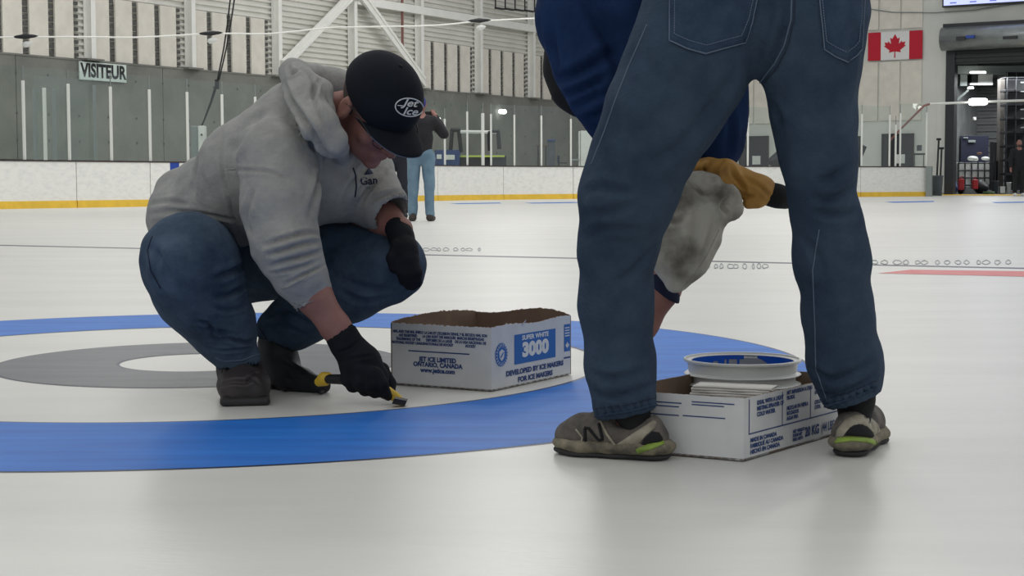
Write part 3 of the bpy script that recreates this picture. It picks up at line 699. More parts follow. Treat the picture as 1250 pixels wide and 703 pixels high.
bbx('rack_back', 1226, 1265, 88, 232, 64.8, .05, M_black, rk)
for k in range(6): bbx('white_tag', 1246, 1251, 100+k*11, 101.5+k*11, 63.7, .03, M_steelgrey, rk)
pl_ = empty('leaning_boards'); tag(pl_, 'dark upright boards leaning in the garage right of the blue door', 'boards')
bbx('plank', 1209, 1213, 173, 232, 64.6, .2, M_darkframe, pl_); bbx('plank', 1213.5, 1217, 173.5, 232, 64.7, .2, M_black, pl_); bbx('plank', 1217.5, 1219, 196, 232, 64.6, .2, M_darkframe, pl_)
bc = empty('brown_column'); tag(bc, 'grey brown column in the garage between blue door and rack', 'column'); bbx('column_shaft', 1219, 1227, 92, 234, 65, .4, mat('brown_grey', (82, 78, 74), .8), bc)
du = empty('ventilation_duct'); tag(du, 'grey air duct under the garage ceiling', 'duct')
bbx('duct_run', 1162, 1262, 80, 90, 66, 1, M_steelgrey, du); bbx('duct_drop', 1172, 1181, 89, 105, 66.4, .6, M_steelgrey, du); bbx('duct_unit', 1194, 1212, 90, 102, 66.5, .7, M_white, du); bbx('duct_grille', 1186, 1194, 90, 104, 66.5, .7, M_black, du)
bbx('tray_edge', 1184, 1212, 101, 104, 66.3, .3, M_white, du)
for i, (x0, x1, y0, y1) in enumerate(((1185, 1204, 87, 89.5), (1182, 1189, 106, 108.5), (1163, 1168, 94, 96.5), (1188.5, 1192, 143, 147))):
    o = bbx('garage_lamp', x0, x1, y0, y1, 65.3, .15, M_lamp if i != 3 else M_white, None, .03); tag(o, ['long bright tube lamp under the garage duct', 'small bright lamp below the duct in the garage', 'small dim lamp at the left edge of the garage opening', 'small white box lamp on the ribbed garage wall'][i], 'lamp')
MB().tube([W(1166, 124, 66), W(1182, 110, 66)], .05, 6).build('slanted_pipe', M_steelgrey, du)

# ================================================================== BOXES, PAIL, TOOLS
M_card = mat('white_cardboard', (206, 208, 208), .75, rgb2=(190, 192, 193), vscale=7, bump=.0005, bscale=40)
M_kraft = mat('brown_cardboard', (126, 106, 90), .85, rgb2=(106, 88, 74), vscale=9, bump=.0006, bscale=60)
M_print = mat('navy_print', (34, 62, 116), .7)
M_printb = mat('blue_print', (32, 98, 168), .7)
M_pail = mat('white_pail', (214, 217, 214), .35, var=.05, vscale=6)
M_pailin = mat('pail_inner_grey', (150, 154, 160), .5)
M_paint = mat('wet_blue_paint', (18, 84, 190), .25)
M_towel = mat('white_towels', (226, 224, 218), .9, var=.05, vscale=20, bump=.001, bscale=90)
UP = Vector((0, 0, 1))
def wallsheet(p, q, h, rag, seed, th=.004, out=None, n=48, prof=None):
    # a cardboard wall of real thickness with an uneven torn top edge; returns outer + inner mesh builders
    rr = random.Random(seed); d = q-p; nrm = out.normalized()*th; o = MB(); hs = []
    for i in range(n+1):
        t = i/n; base = h+(prof(t) if prof else 0); hs.append(base+rr.uniform(-rag, rag)*(1.6 if rr.random() < .12 else .5))
    def side(off, flip):
        vs = []
        for i in range(n+1): vs += [p+d*(i/n)+off, p+d*(i/n)+off+UP*hs[i]]
        fs = [(2*i, 2*i+2, 2*i+3, 2*i+1) for i in range(n)]
        return vs, [f[::-1] for f in fs] if flip else fs
    a, fa = side(Vector(), False); b, fb = side(-nrm, True)
    outer = MB().add(a, fa); inner = MB().add(b, fb)
    vs = []
    for i in range(n+1): vs += [p+d*(i/n)+UP*hs[i], p+d*(i/n)-nrm+UP*hs[i]]
    inner.add(vs, [(2*i, 2*i+2, 2*i+3, 2*i+1) for i in range(n)])
    for e in (0, n): inner.add([p+d*(e/n), p+d*(e/n)-nrm, p+d*(e/n)-nrm+UP*hs[e], p+d*(e/n)+UP*hs[e]], [(0, 1, 2, 3)])
    return outer, inner
def carton(name, B, A, C, h, label, seed, profs, rag=.0025):
    # B front corner, A end of the left face, C end of the right face
    B, A, C = Vector(B), Vector(A), Vector(C); D = A+C-B; root = empty(name); tag(root, label, 'box', None)
    cen = (A+C)/2
    for i, (p, q) in enumerate(((A, B), (B, C), (C, D), (D, A))):
        m = (p+q)/2; dq = (q-p).normalized(); out = dq.cross(UP)
        if out.dot(m-cen) < 0: out = -out
        o, n_ = wallsheet(p+UP*.002, q+UP*.002, h, rag, seed+i, .004, out, 60, profs[i])
        f = o.build('side_panel', M_card, root); n_.build('inner_liner', M_kraft, f)
    MB().hexa([x+UP*.002 for x in (A, D, C, B)][::-1], [x+UP*.006 for x in (A, D, C, B)][::-1]).build('bottom_panel', M_kraft, root)
    return root, D
def T(root, body, size, face, u, v, m, align='CENTER', bold=.0, sx=1.0, off=.0012):
    p, q, h = face; d = (q-p); dn = d.normalized()
    return text('printed_lettering', body, size, p+d*u+UP*(h*v), dn, UP, m, root, bold=bold, ex=.0001, sx=sx, align=align, off=off)
def R(root, face, u0, u1, v0, v1, m, off=.0008, name='printed_panel'):
    p, q, h = face; d = q-p; nn = d.normalized().cross(UP)
    return MB().add([p+d*u0+UP*h*v0+nn*off, p+d*u1+UP*h*v0+nn*off, p+d*u1+UP*h*v1+nn*off, p+d*u0+UP*h*v1+nn*off], [(0, 1, 2, 3)]).build(name, m, root)
# --- carton behind the scraper hand
A1, B1, C1 = F(477.5, 469.5), F(600, 478.5), F(697, 457.5)
H1 = W(600, 401, B1.y).z
box1, D1 = carton('paint_carton', B1, A1, C1, H1, 'open white cardboard carton printed with a blue 3000 panel, inside the blue ring', 11,
    [lambda t: 0, lambda t: .003*math.sin(t*9), lambda t: .012*math.sin(math.pi*t)**.5+.008*math.sin(6*t), lambda t: .014*math.sin(math.pi*t)**.6], .0028)
fl = (A1, B1, H1); fr = (B1, C1, H1)
cx3 = ((.18, 'NHL AND THE NHL SHIELD\nARE REGISTERED\nTRADEMARKS OF THE\nNATIONAL HOCKEY LEAGUE'), (.49, "LA LNH ET L'ECUSSON DE\nLA LNH SONT DES MARQUES\nDEPOSEES DE LA LIGUE\nNATIONALE DE HOCKEY"), (.80, 'NHL Y EL ESCUDO NHL SON\nMARCAS REGISTRADAS\nDE LA LIGA NACIONAL DE\nHOCKEY'))
for u, s in cx3: T(box1, s, .0098, fl, u, .79, M_print, bold=.0005, sx=.8)
R(box1, fl, .18, .79, .565, .585, M_print, name='printed_rule')
T(box1, 'JET ICE LIMITED', .0165, fl, .475, .45, M_print, bold=.0008, sx=1.0); T(box1, 'ONTARIO, CANADA', .0165, fl, .475, .365, M_print, bold=.0008, sx=1.0); T(box1, 'www.jetice.com', .0165, fl, .475, .275, M_print, bold=.0008, sx=1.0)
pn = R(box1, fr, .27, .79, .36, .84, M_printb)
T(pn, 'SUPER WHITE', .017, fr, .53, .77, M_white, bold=.0006, sx=1.35); T(pn, '3000', .050, fr, .53, .565, M_white, bold=.003, sx=1.4)
T(box1, 'DEVELOPED BY ICE MAKERS', .0185, fr, .53, .235, M_print, bold=.0009, sx=1.32); T(box1, 'FOR ICE MAKERS', .0185, fr, .53, .105, M_print, bold=.0009, sx=1.32)
def disc(root, face, u, v, r, m, off, sx=1.0, name='printed_emblem', n=28):
    p, q, h = face; d = (q-p).normalized(); c = p+(q-p)*u+UP*h*v; nn = d.cross(UP)
    return MB().add([c+d*(r*sx*math.cos(2*math.pi*k/n))+UP*(r*math.sin(2*math.pi*k/n))+nn*off for k in range(n)], [tuple(range(n))]).build(name, m, root)
em = disc(box1, fr, .115, .56, .031, M_printb, .0008); disc(em, fr, .115, .56, .0225, M_card, .0012); disc(em, fr, .115, .56, .0215, M_printb, .0016)
p, q, h = fr; d = (q-p).normalized(); c = p+(q-p)*.115+UP*h*.56; nn = d.cross(UP)
MB().add([c+d*x+UP*y+nn*.002 for x, y in ((0, -.017), (.011, -.008), (.013, .009), (.007, .011), (0, .015), (-.007, .011), (-.013, .009), (-.011, -.008))], [tuple(range(8))]).build('shield', M_card, em)
MB().add([c+d*x+UP*y+nn*.0024 for x, y in ((-.009, -.006), (-.004, -.009), (.009, .004), (.008, .008))], [tuple(range(4))]).build('shield_bar', M_printb, em)
for k in range(20):
    a = 2*math.pi*k/20; MB().add([c+d*(math.cos(a+da)*r)+UP*(math.sin(a+da)*r)+nn*.0024 for da, r in ((-.06, .0245), (.06, .0245), (.06, .029), (-.06, .029))], [(0, 1, 2, 3)]).build('emblem_letter', M_card, em)
e2 = R(box1, fr, .905, .985, .42, .88, M_printb); leafmesh(p+(q-p)*.945+UP*h*.52+nn*.0012, d, UP, nn, .0115, .0002).build('maple_leaf', M_card, e2)
for k in range(4): R(e2, fr, .915, .975, .81-k*.045, .83-k*.045, M_card, .0012, 'small_print')
R(box1, fr, .9, .99, .30, .325, M_print, name='small_print')
# torn flap
fp = p+(q-p)*.38+UP*(h*1.0); MB().add([fp, fp+d*.012+UP*.004, fp+d*.006+UP*.012+nn*.006, fp-d*.006+UP*.002+nn*.004, fp-UP*.008+nn*.003], [(0, 1, 2, 3), (0, 3, 4)]).build('torn_edge', M_card, box1)

# --- carton between the standing man's feet
B2 = F(907.5, 564); d1 = Vector((-.875, .484, 0)).normalized(); d2 = Vector((.607, .795, 0)).normalized()
C2 = F(1016, 532.5); d2 = (C2-B2).normalized(); A2 = B2+d1*.27; C2 = B2+d2*.43
H2 = W(907.5, 487.5, B2.y).z
box2, D2 = carton('pail_carton', B2, A2, C2, H2, 'open white cardboard carton holding a pail, between the sneakers of the standing man', 31, [lambda t: 0, lambda t: .0, lambda t: .006, lambda t: .004], .0006)
g1 = (A2, B2, H2); g2 = (B2, C2, H2); LX = (C2-B2).length
for u0, u1, v in ((.2, .52, .86), (.2, .5, .80), (.60, .93, .90), (.60, .85, .855), (.2, .5, .66), (.53, .86, .665)):
    R(box2, g1, u0, u1, v, v+.018, M_print, name='printed_rule')
def L(u0, u1, v0, v1): R(box2, g2, u0, u1, v0, v1, M_print, name='printed_rule')
L(.045, .98, .415, .435); L(.045, .052, .43, .98); L(.365, .371, .43, .98); L(.655, .661, .43, .98)
T(box2, 'IDEAL WITH A LIGHT\nMISTING SPRAYER OF\nCOLD WATER.', .0115, g2, .12, .80, M_print, 'LEFT', .0005, 1.0)
T(box2, 'MFT IMPRESSION A L\'EAU\nFROIDE.\n\nMEZCLAR EN NIEBLA\nROCIADOR\nAGUA FRIA', .0105, g2, .41, .73, M_print, 'LEFT', .0005, .95)
T(box2, 'AVEC UNE BRUME\nLEGERE D\'EAU\n\nCOLD WATER\nCOOL', .0105, g2, .70, .76, M_print, 'LEFT', .0005, .95)
T(box2, 'MADE IN CANADA\nFABRIQUÉ AU CANADA\nHECHO EN CANADA', .0115, g2, .06, .22, M_print, 'LEFT', .0005, 1.1)
T(box2, 'NET WEIGHT\nPOIDS NET\nPESO NETO', .0085, g2, .475, .2, M_print, 'LEFT', .0005, 1.0)
T(box2, '20 KG', .027, g2, .60, .2, M_print, 'LEFT', .0009, .9); T(box2, '(44 LBS)', .027, g2, .775, .2, M_print, 'LEFT', .0002, .72)
# --- pail
pc = F(907, 560); Yp = 3.43; pcx = (907.5-625)/FPX*Yp; rim = .1275; zr_ = W(907.5, 438, Yp).z
PC = Vector((pcx, Yp, 0)); pail = empty('paint_pail'); tag(pail, 'white plastic pail smeared with blue paint inside, standing in the carton', 'pail')
z0 = .008
prof = [(0, z0), (.098, z0), (.104, z0+.01), (.112, zr_-.062), (.113, zr_-.057), (.124, zr_-.054), (.1265, zr_-.052), (.124, zr_-.050), (.1145, zr_-.047), (.1145, zr_-.036), (.124, zr_-.033), (.1265, zr_-.031), (.124, zr_-.029), (.1165, zr_-.027), (.1195, zr_-.006), (.1265, zr_-.004), (.1275, zr_), (.1265, zr_+.002), (.1225, zr_+.002), (.1215, zr_-.002), (.111, zr_-.0035), (.110, zr_-.01)]
MB().lathe(PC, prof, 110).build('pail_body', M_pail, pail)
def inside_wall(a0, a1, lo, hi, r, m, name, n=40):
    mb = MB(); vs = []
    for i in range(n+1):
        a = a0+(a1-a0)*i/n; l = lo(a) if callable(lo) else lo
        vs += [PC+Vector((math.cos(a)*r, math.sin(a)*r, l)), PC+Vector((math.cos(a)*r, math.sin(a)*r, hi))]
    return mb.add(vs, [(2*i, 2*i+1, 2*i+3, 2*i+2) for i in range(n)]).build(name, m, pail, True)
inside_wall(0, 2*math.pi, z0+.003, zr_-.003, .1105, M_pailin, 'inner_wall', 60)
MB().lathe(PC, [(0, z0+.06), (.109, z0+.06)], 40).build('paint_surface', M_paint, pail)
zz = zr_-.004
inside_wall(math.radians(118), math.radians(182), z0+.05, zz, .1096, M_paint, 'paint_smear')
inside_wall(math.radians(103), math.radians(119), lambda a: zz-.012-.03*max(0, math.sin((a-1.79)*20)), zz, .1096, M_paint, 'paint_smear')
inside_wall(math.radians(80), math.radians(104), lambda a: zz-.009, zz, .1096, M_paint, 'paint_smear')
for a in (99, 86.5): inside_wall(math.radians(a-1.3), math.radians(a+1.3), z0+.05, zz, .1094, M_paint, 'paint_drip', 4)
inside_wall(math.radians(0), math.radians(64), lambda a: zz-.025-.02*math.sin(a*4), zz, .1096, M_paint, 'paint_smear')
T_ = text('printed_lettering', '(3 A', .03, PC+Vector((.062, -.0925, zr_-.082)), (.83, .55, 0), UP, M_black, pail, bold=.001, off=.004)
# --- towels in front of the pail
tw = empty('towel_stack'); tag(tw, 'folded stack of white paper towels between the pail and the carton edge', 'towels')
p0 = W(840, 486, 3.235); p1 = W(945, 487, 3.17); dT = (p1-p0); dT.z = 0; nT = Vector((-dT.y, dT.x, 0)).normalized(); LT = dT.length; dT.normalize()
zb = H2-.043
for k in range(9):
    z = zb+k*.0052; mb = MB(); n = 14; vs = []; jl, jr = random.uniform(-.003, .003)+.0012*k, random.uniform(-.004, .004)-.001*k
    for i in range(n+1):
        x = jl+(LT+jr-jl)*i/n; w = .0011*math.sin(i*.9+k*1.3)
        for y, zq in ((0, z), (-.0012, z+.0026), (0, z+.0048), (.06, z+.0048), (.06, z)): vs.append(Vector((p0.x, p0.y, 0))+dT*x+nT*(y+w)+UP*zq)
    fs = [(5*i+j, 5*i+5+j, 5*i+5+(j+1) % 5, 5*i+(j+1) % 5) for i in range(n) for j in range(5)]+[(4, 3, 2, 1, 0), tuple(5*n+j for j in range(5))]
    mb.add(vs, fs).build('folded_towel', M_towel, tw, True)
MB().obox(Vector((p0.x, p0.y, .009))+dT*.01+nT*.005, dT*(LT-.02), nT*.05, UP*(zb-.0095)).build('lower_towels', M_towel, tw)

# ================================================================== PEOPLE
M_skin = mat('skin', (148, 106, 95), .6, rgb2=(132, 88, 80), vscale=14, bump=.0006, bscale=120)
M_skinarm = M_skin
M_hood = mat('grey_fleece', (160, 160, 156), .95, rgb2=(138, 139, 137), vscale=14, lo=.3, hi=.7, bump=.002, bscale=90, spec=.15, detail=8)
M_denim = mat('washed_denim', (59, 74, 92), .9, rgb2=(39, 53, 71), vscale=9, lo=.3, hi=.7, bump=.0018, bscale=160, spec=.15, detail=8)
M_denimd = mat('dark_denim', (76, 92, 110), .9, rgb2=(40, 54, 71), vscale=8, lo=.3, hi=.7, bump=.0018, bscale=160, spec=.15, detail=8)
M_denimp = mat('denim_pocket', (56, 72, 92), .9, rgb2=(34, 48, 68), vscale=16, lo=.3, hi=.7, bump=.0018, bscale=160, spec=.15, detail=8)
M_stitch = mat('pale_stitching', (84, 98, 118), .9)
M_stitchd = mat('seam_dark', (26, 36, 54), .9)
M_twill = mat('black_twill', (18, 24, 34), .85, rgb2=(13, 18, 26), vscale=12, bump=.0005, bscale=300, spec=.2)
M_glove = mat('black_knit_glove', (24, 26, 32), .85, rgb2=(17, 19, 24), vscale=25, bump=.0008, bscale=200, spec=.2)
M_boot = mat('dark_brown_leather', (56, 50, 50), .6, rgb2=(40, 37, 38), vscale=14, bump=.001, bscale=60)
M_bootd = mat('black_leather', (30, 32, 38), .6, rgb2=(22, 24, 30), vscale=14, bump=.001, bscale=60)
M_sole = mat('rubber_sole', (44, 44, 46), .7, var=.3, vscale=30)
M_logo = mat('pale_embroidery', (206, 210, 212), .8)
M_sweat = mat('royal_blue_fleece', (32, 54, 92), .95, rgb2=(22, 38, 68), vscale=10, lo=.3, hi=.7, bump=.002, bscale=70, spec=.12, detail=8)
M_navy = mat('navy_cloth', (18, 30, 58), .9, var=.2, vscale=12)
M_vest = mat('black_cloth', (16, 17, 20), .9, var=.2, vscale=12)
M_tan = mat('tan_leather', (176, 132, 62), .7, rgb2=(118, 84, 44), vscale=11, lo=.42, hi=.7, bump=.001, bscale=60)
M_rag = mat('dirty_grey_cloth', (182, 180, 170), .95, rgb2=(96, 93, 86), vscale=11, lo=.4, hi=.62, bump=.0012, bscale=70, detail=6)
M_hair = mat('short_brown_hair', (74, 62, 56), .9, var=.3, vscale=60, bump=.001, bscale=200)
M_yelt = mat('yellow_tool_plastic', (214, 178, 48), .45, var=.15, vscale=20)
M_blade = mat('dark_blade', (60, 60, 60), .4, metal=.6)
M_eye = mat('eye_white', (200, 196, 188), .3)
def decal(name, body, size, cx_, cy_, host, m, parent, ang=0.0, shear=0.0, sx=1.0, lift=.0012, bold=0.0):
    cu = bpy.data.curves.new('lettering', 'FONT'); cu.body = body; cu.size = size; cu.align_x = 'CENTER'; cu.align_y = 'CENTER'; cu.offset = bold; cu.shear = shear; cu.resolution_u = 3
    tmp = bpy.data.objects.new('tmp', cu); COL.objects.link(tmp); bpy.context.view_layer.update()
    me = bpy.data.meshes.new_from_object(tmp.evaluated_get(bpy.context.evaluated_depsgraph_get())); bpy.data.objects.remove(tmp)
    V, Q = o_tree[host.name]; T = tree_of(V, Q) if host.name not in T_cache else T_cache[host.name]; T_cache[host.name] = T
    c, s = math.cos(ang), math.sin(ang)
    for v in me.vertices:
        x, y = v.co.x*sx, v.co.y; p, n = pick(T, cx_+x*c+y*s, cy_+x*s-y*c)
        if p is not None: v.co = p+n*lift
    me.materials.clear(); return link(name, me, m, parent)

# ------------------------------------------------------------------ crouching man
HC_ = W(460, 129, 3.95); hs = 1.1
hF = Vector((.45, -.45, -.77)).normalized(); hU = Vector((.5, -.59, .63)); hU = (hU-hF*hU.dot(hF)).normalized(); hR = hF.cross(hU)
def HP(r, f, u): return HC_+(hR*r+hF*f+hU*u)*hs
AX = (hR, hF, hU)
def hr(*a): return tuple(x*hs for x in a)
def add_head(b, HP, AX, hr, hs, k=.012):
    b.ell(HP(0, -.012, .03), hr(.074, .093, .082), AX, k)
    b.ell(HP(0, .032, -.035), hr(.058, .062, .082), AX, .02); b.ell(HP(0, .04, -.082), hr(.047, .046, .036), AX, .02)
    b.ell(HP(0, .078, -.102), hr(.02, .018, .017), AX, .015)
    b.cap(HP(0, .088, .004), HP(0, .113, -.034), .009*hs, .0125*hs, .012); b.ell(HP(-.012, .1, -.037), hr(.008, .01, .008), AX, .006); b.ell(HP(.012, .1, -.037), hr(.008, .01, .008), AX, .006)
    b.cap(HP(-.036, .075, .012), HP(.036, .075, .012), .010*hs, .010*hs, .014)
    for s in (-1, 1):
        b.ell(HP(s*.038, .062, -.03), hr(.024, .024, .022), AX, .015); b.ell(HP(s*.031, .098, -.006), hr(.015, .012, .010), AX, .01, '-'); b.ell(HP(s*.031, .081, -.007), hr(.012, .011, .011), AX, .003)
        b.ell(HP(s*.079, -.006, -.012), hr(.009, .02, .032), AX, .004); b.ell(HP(s*.088, -.002, -.008), hr(.006, .011, .017), AX, .004, '-'); b.ell(HP(s*.082, -.004, -.038), hr(.007, .009, .009), AX, .004)
    b.cap(HP(-.02, .089, -.066), HP(.02, .089, -.066), .0065*hs, .0065*hs, .006); b.cap(HP(-.017, .087, -.077), HP(.017, .087, -.077), .0075*hs, .0075*hs, .006); b.cap(HP(-.024, .099, -.0712), HP(.024, .099, -.0712), .003*hs, .003*hs, .004, '-')
b = Sdf(.0052, .03)
add_head(b, HP, AX, hr, hs)
b.cap(HP(0, -.03, -.05), W(378, 150, 4.08), .058, .066, .03)
b.chain([(372, 160, 4.1, 45), (318, 212, 4.16, 58), (262, 256, 4.28, 50), (280, 312, 4.4, 46)], .05)
b.chain([(372, 165, 4.1, 34), (338, 192, 3.94, 36), (344, 250, 3.88, 27), (356, 305, 3.86, 24), (382, 360, 3.87, 22), (410, 400, 3.88, 17.5), (424, 420, 3.88, 15), (440, 445, 3.885, 16)], .02)
b.chain([(400, 190, 4.15, 34), (440, 215, 4.22, 30), (447, 255, 4.16, 24), (470, 268, 4.1, 20.5), (488, 280, 4.05, 14), (494, 303, 4.02, 11)], .02)
b.chain([(270, 318, 4.38, 40), (240, 320, 4.2, 40), (234, 320, 3.92, 38), (252, 366, 3.95, 30), (276, 400, 4.0, 24), (292, 432, 4.04, 16), (292, 468, 4.0, 17), (296, 482, 3.94, 12)], .03)
b.chain([(290, 318, 4.38, 40), (464, 322, 4.13, 28), (424, 348, 4.14, 28), (378, 380, 4.17, 22), (344, 410, 4.2, 14), (345, 448, 4.17, 12), (380, 470, 4.1, 8)], .03)
man = solid('person', b, M_skin, sm=1)
tag(man, 'crouching man in a grey hooded sweatshirt and black cap scraping the ice', 'person')
for s in (-1, 1): MB().lathe(HP(s*.031, .0895, -.008), [(0, .0045), (.004, .004), (.006, .002), (.0065, 0)], 12, hF).build('eye', M_eye, man, True)

h = Sdf(.0058, .035)
h.chain([(365, 160, 4.08, 60), (318, 213, 4.14, 70), (270, 248, 4.26, 60), (246, 268, 4.32, 60)], .04)
h.chain([(362, 172, 4.02, 50), (340, 195, 3.93, 48)], .04)
h.chain([(362, 170, 4.08, 52), (402, 212, 4.08, 46), (436, 222, 4.2, 40)], .04)
h.chain([(385, 235, 4.1, 42), (412, 236, 4.12, 36)], .05)
h.chain([(338, 192, 3.92, 49), (342, 250, 3.87, 45), (351, 298, 3.85, 42), (365, 333, 3.86, 34)], .015)
h.chain([(365, 333, 3.86, 31), (377, 357, 3.87, 27)], .012)
h.chain([(444, 212, 4.2, 37), (456, 240, 4.13, 37), (469, 252, 4.08, 30)], .015)
h.chain([(232, 255, 4.3, 50), (226, 262, 4.28, 47)], .02)
# hood lying in folds round the neck
h.chain([(363, 92, 4.0, 18), (372, 120, 3.9, 23), (388, 150, 3.84, 23), (406, 172, 3.85, 17), (414, 180, 3.88, 12)], .012)
h.chain([(358, 90, 4.02, 17), (385, 95, 4.1, 15), (415, 98, 4.15, 14)], .012)
h.chain([(372, 100, 4.0, 14), (392, 112, 3.96, 13), (398, 135, 3.92, 12), (402, 160, 3.88, 12)], .01)
h.chain([(415, 98, 4.15, 14), (440, 130, 4.25, 16), (440, 180, 4.2, 16), (420, 196, 4.05, 12), (414, 184, 3.9, 12)], .012)
# openings
h.chain([(377, 357, 3.87, 22), (388, 376, 3.875, 23)], .004, '-')
h.chain([(470, 254, 4.08, 23), (484, 264, 4.05, 24)], .004, '-')
h.cap(HP(0, -.02, -.04), W(395, 140, 4.06), .07, .058, .008, '-')
h.ell(HP(0, .0, 0), hr(.092, .115, .125), AX, .008, '-')
hood = solid('hoodie', h, M_hood, man, sm=1, rip=[(.010, 9, 1), (.003, 30, 2)], fold=[
    ([(346, 100), (356, 122), (374, 150), (398, 186), (404, 190)], .007, .016),
    ([(363, 80), (378, 92), (384, 108), (378, 122)], .006, .012), ([(392, 96), (382, 112), (390, 138), (400, 160)], .005, .008),
    ([(352, 80), (356, 90), (365, 86)], .005, .009),
    ([(275, 206), (300, 208), (330, 210), (352, 220)], .004, .005), ([(271, 160), (272, 206), (282, 250), (290, 285)], .004, .006),
    ([(380, 160), (388, 200), (386, 235), (378, 262)], .010, .012), ([(322, 300), (345, 292), (378, 284), (392, 288)], .005, .010), ([(322, 312), (345, 306), (372, 298), (394, 296)], .005, .011),
    ([(328, 325), (350, 318), (375, 312), (395, 306)], .005, .010), ([(330, 334), (355, 329), (380, 322)], .004, .007), ([(345, 348), (370, 336), (396, 324)], .004, .008),
    ([(180, 250), (205, 246), (230, 250)], .006, .006), ([(182, 262), (210, 258), (250, 262), (285, 268)], .006, .007),
    ([(245, 175), (240, 205), (236, 235)], .012, .007), ([(310, 230), (300, 262), (306, 285)], .010, .008),
    ([(418, 250), (430, 225), (452, 200), (470, 190)], .008, .009), ([(440, 246), (456, 226), (478, 206)], .006, .008), ([(452, 244), (470, 238), (494, 232)], .005, .006),
    ([(330, 130), (300, 160), (285, 190)], .015, .006)])
stitch('seam', hood, [(271, 150), (270, 180), (273, 208), (284, 250), (292, 284)], .0014, M_hood, hood, .0003)
stitch('seam', hood, [(273, 208), (300, 205), (330, 207), (352, 214)], .0014, M_hood, hood, .0003)
stitch('cuff_seam', hood, [(343, 352), (352, 350), (370, 340), (388, 328), (393, 322)], .0016, M_hood, hood, .0003)
stitch('zip', hood, [(431, 205), (434, 215), (435, 228), (433, 240)], .0022, M_stitchd, hood, .001)
tri = patch('badge_triangle', hood, [(444, 213.5), (450, 204.5), (455, 212)], M_navy, hood, .0015, 3, .001)
patch('badge_triangle', hood, [(450.5, 203), (457, 199.5), (458, 204)], M_navy, hood, .0015, 3, .001)
decal('badge_lettering', 'Gan', 13, 450, 221, hood, M_navy, hood, -.08, bold=.3); decal('badge_lettering', 'ice', 5, 449, 229, hood, M_stitch, hood, -.1)

# jeans
j = Sdf(.006, .03)
j.chain([(280, 316, 4.4, 54), (240, 318, 4.25, 56), (232, 320, 3.87, 57), (244, 358, 3.9, 49), (272, 398, 3.96, 38), (290, 436, 3.98, 27)], .035)
j.chain([(292, 318, 4.38, 52), (390, 312, 4.22, 49), (474, 325, 4.12, 44), (425, 349, 4.13, 43), (375, 382, 4.16, 36), (344, 404, 4.19, 31)], .03)
j.chain([(292, 449, 3.98, 23), (292, 462, 3.98, 24)], .004, '-'); j.chain([(340, 416, 4.19, 25), (336, 428, 4.19, 26)], .004, '-')
jean = solid('jeans', j, M_denimd, man, sm=1, rip=[(.008, 10, 3), (.003, 26, 4)], fold=[
    ([(296, 325), (280, 333), (262, 340)], .008, .012), ([(303, 345), (280, 360), (262, 362)], .007, .011), ([(300, 372), (282, 378), (262, 376)], .006, .009), ([(180, 300), (198, 320), (206, 345)], .012, .008),
    ([(240, 400), (262, 402), (285, 410)], .006, .012), ([(250, 414), (272, 412), (300, 418), (314, 414)], .005, .010), ([(254, 424), (275, 428), (305, 424)], .004, .008), ([(243, 392), (256, 396), (262, 410)], .005, .010),
    ([(320, 398), (345, 396), (372, 408)], .006, .010), ([(330, 385), (350, 380), (380, 396)], .006, .010), ([(400, 330), (440, 350), (480, 352)], .010, .008), ([(410, 350), (440, 366), (470, 362)], .008, .008), ([(195, 300), (190, 340), (215, 375)], .010, .006)])
stitch('leg_hem', jean, [(263, 436), (275, 441), (295, 440), (316, 432)], .0022, M_stitch, jean, .0005); stitch('leg_hem', jean, [(316, 400), (330, 420), (350, 430), (368, 430)], .0022, M_stitchd, jean, .0005)
stitch('side_seam', jean, [(186, 288), (180, 305), (184, 330), (196, 352)], .0016, M_stitchd, jean, .0004)

# boots
def cutfloor(s, c): s.box((c[0], c[1], -.2), (.5, .5, .2004), .0, None, .004, '-'); return s
def px2x(px, Y): return (px-625)/FPX*Y
b1 = Sdf(.0045, .015); b1.chain([(291, 430, 4.04, 23.5), (292, 448, 4.04, 26), (292, 466, 4.03, 26)], .015); X = px2x(296.5, 3.94); rx_ = Vector((X, 3.94, 0)).normalized(); bx3 = (Vector((rx_.y, -rx_.x, 0)), rx_, UP)
b1.ell(Vector((X, 3.925, .044)), (.062, .085, .046), bx3); b1.ell(Vector((X, 3.925, .05))+rx_*.1, (.052, .085, .05), bx3); b1.box(Vector((X, 3.94, .034)), (.059, .105, .034), .032, bx3, .02)
b1 = cutfloor(b1, (X, 3.95)); bt = solid('boot', b1, M_boot, man, rip=[(.004, 25, 5)], fold=[([(268, 472), (282, 466), (300, 466), (312, 460)], .005, .007), ([(306, 462), (314, 454), (318, 462)], .005, .006), ([(300, 470), (306, 462), (316, 468)], .004, .005), ([(268, 488), (295, 489), (326, 486)], .0025, .004)])
sl = Sdf(.004, .01); sl.box(Vector((X, 3.94, .010)), (.061, .115, .011), .0105, bx3, .004); cutfloor(sl, (X, 3.95)); solid('sole', sl, M_sole, bt)
stitch('shaft_seam', bt, [(272, 440), (271, 455), (272, 466)], .0014, M_sole, bt); stitch('shaft_seam', bt, [(314, 438), (315, 450)], .0014, M_sole, bt)
b2 = Sdf(.0045, .018); b2.chain([(340, 408, 4.2, 20), (338, 420, 4.2, 21), (340, 440, 4.19, 23), (350, 458, 4.16, 19), (370, 466, 4.12, 14.5), (391, 469.5, 4.08, 9.5)], .02)
b2.chain([(328, 440, 4.21, 12), (336, 462, 4.19, 10), (350, 472, 4.14, 8), (372, 473, 4.11, 9), (394, 472, 4.08, 8)], .02)
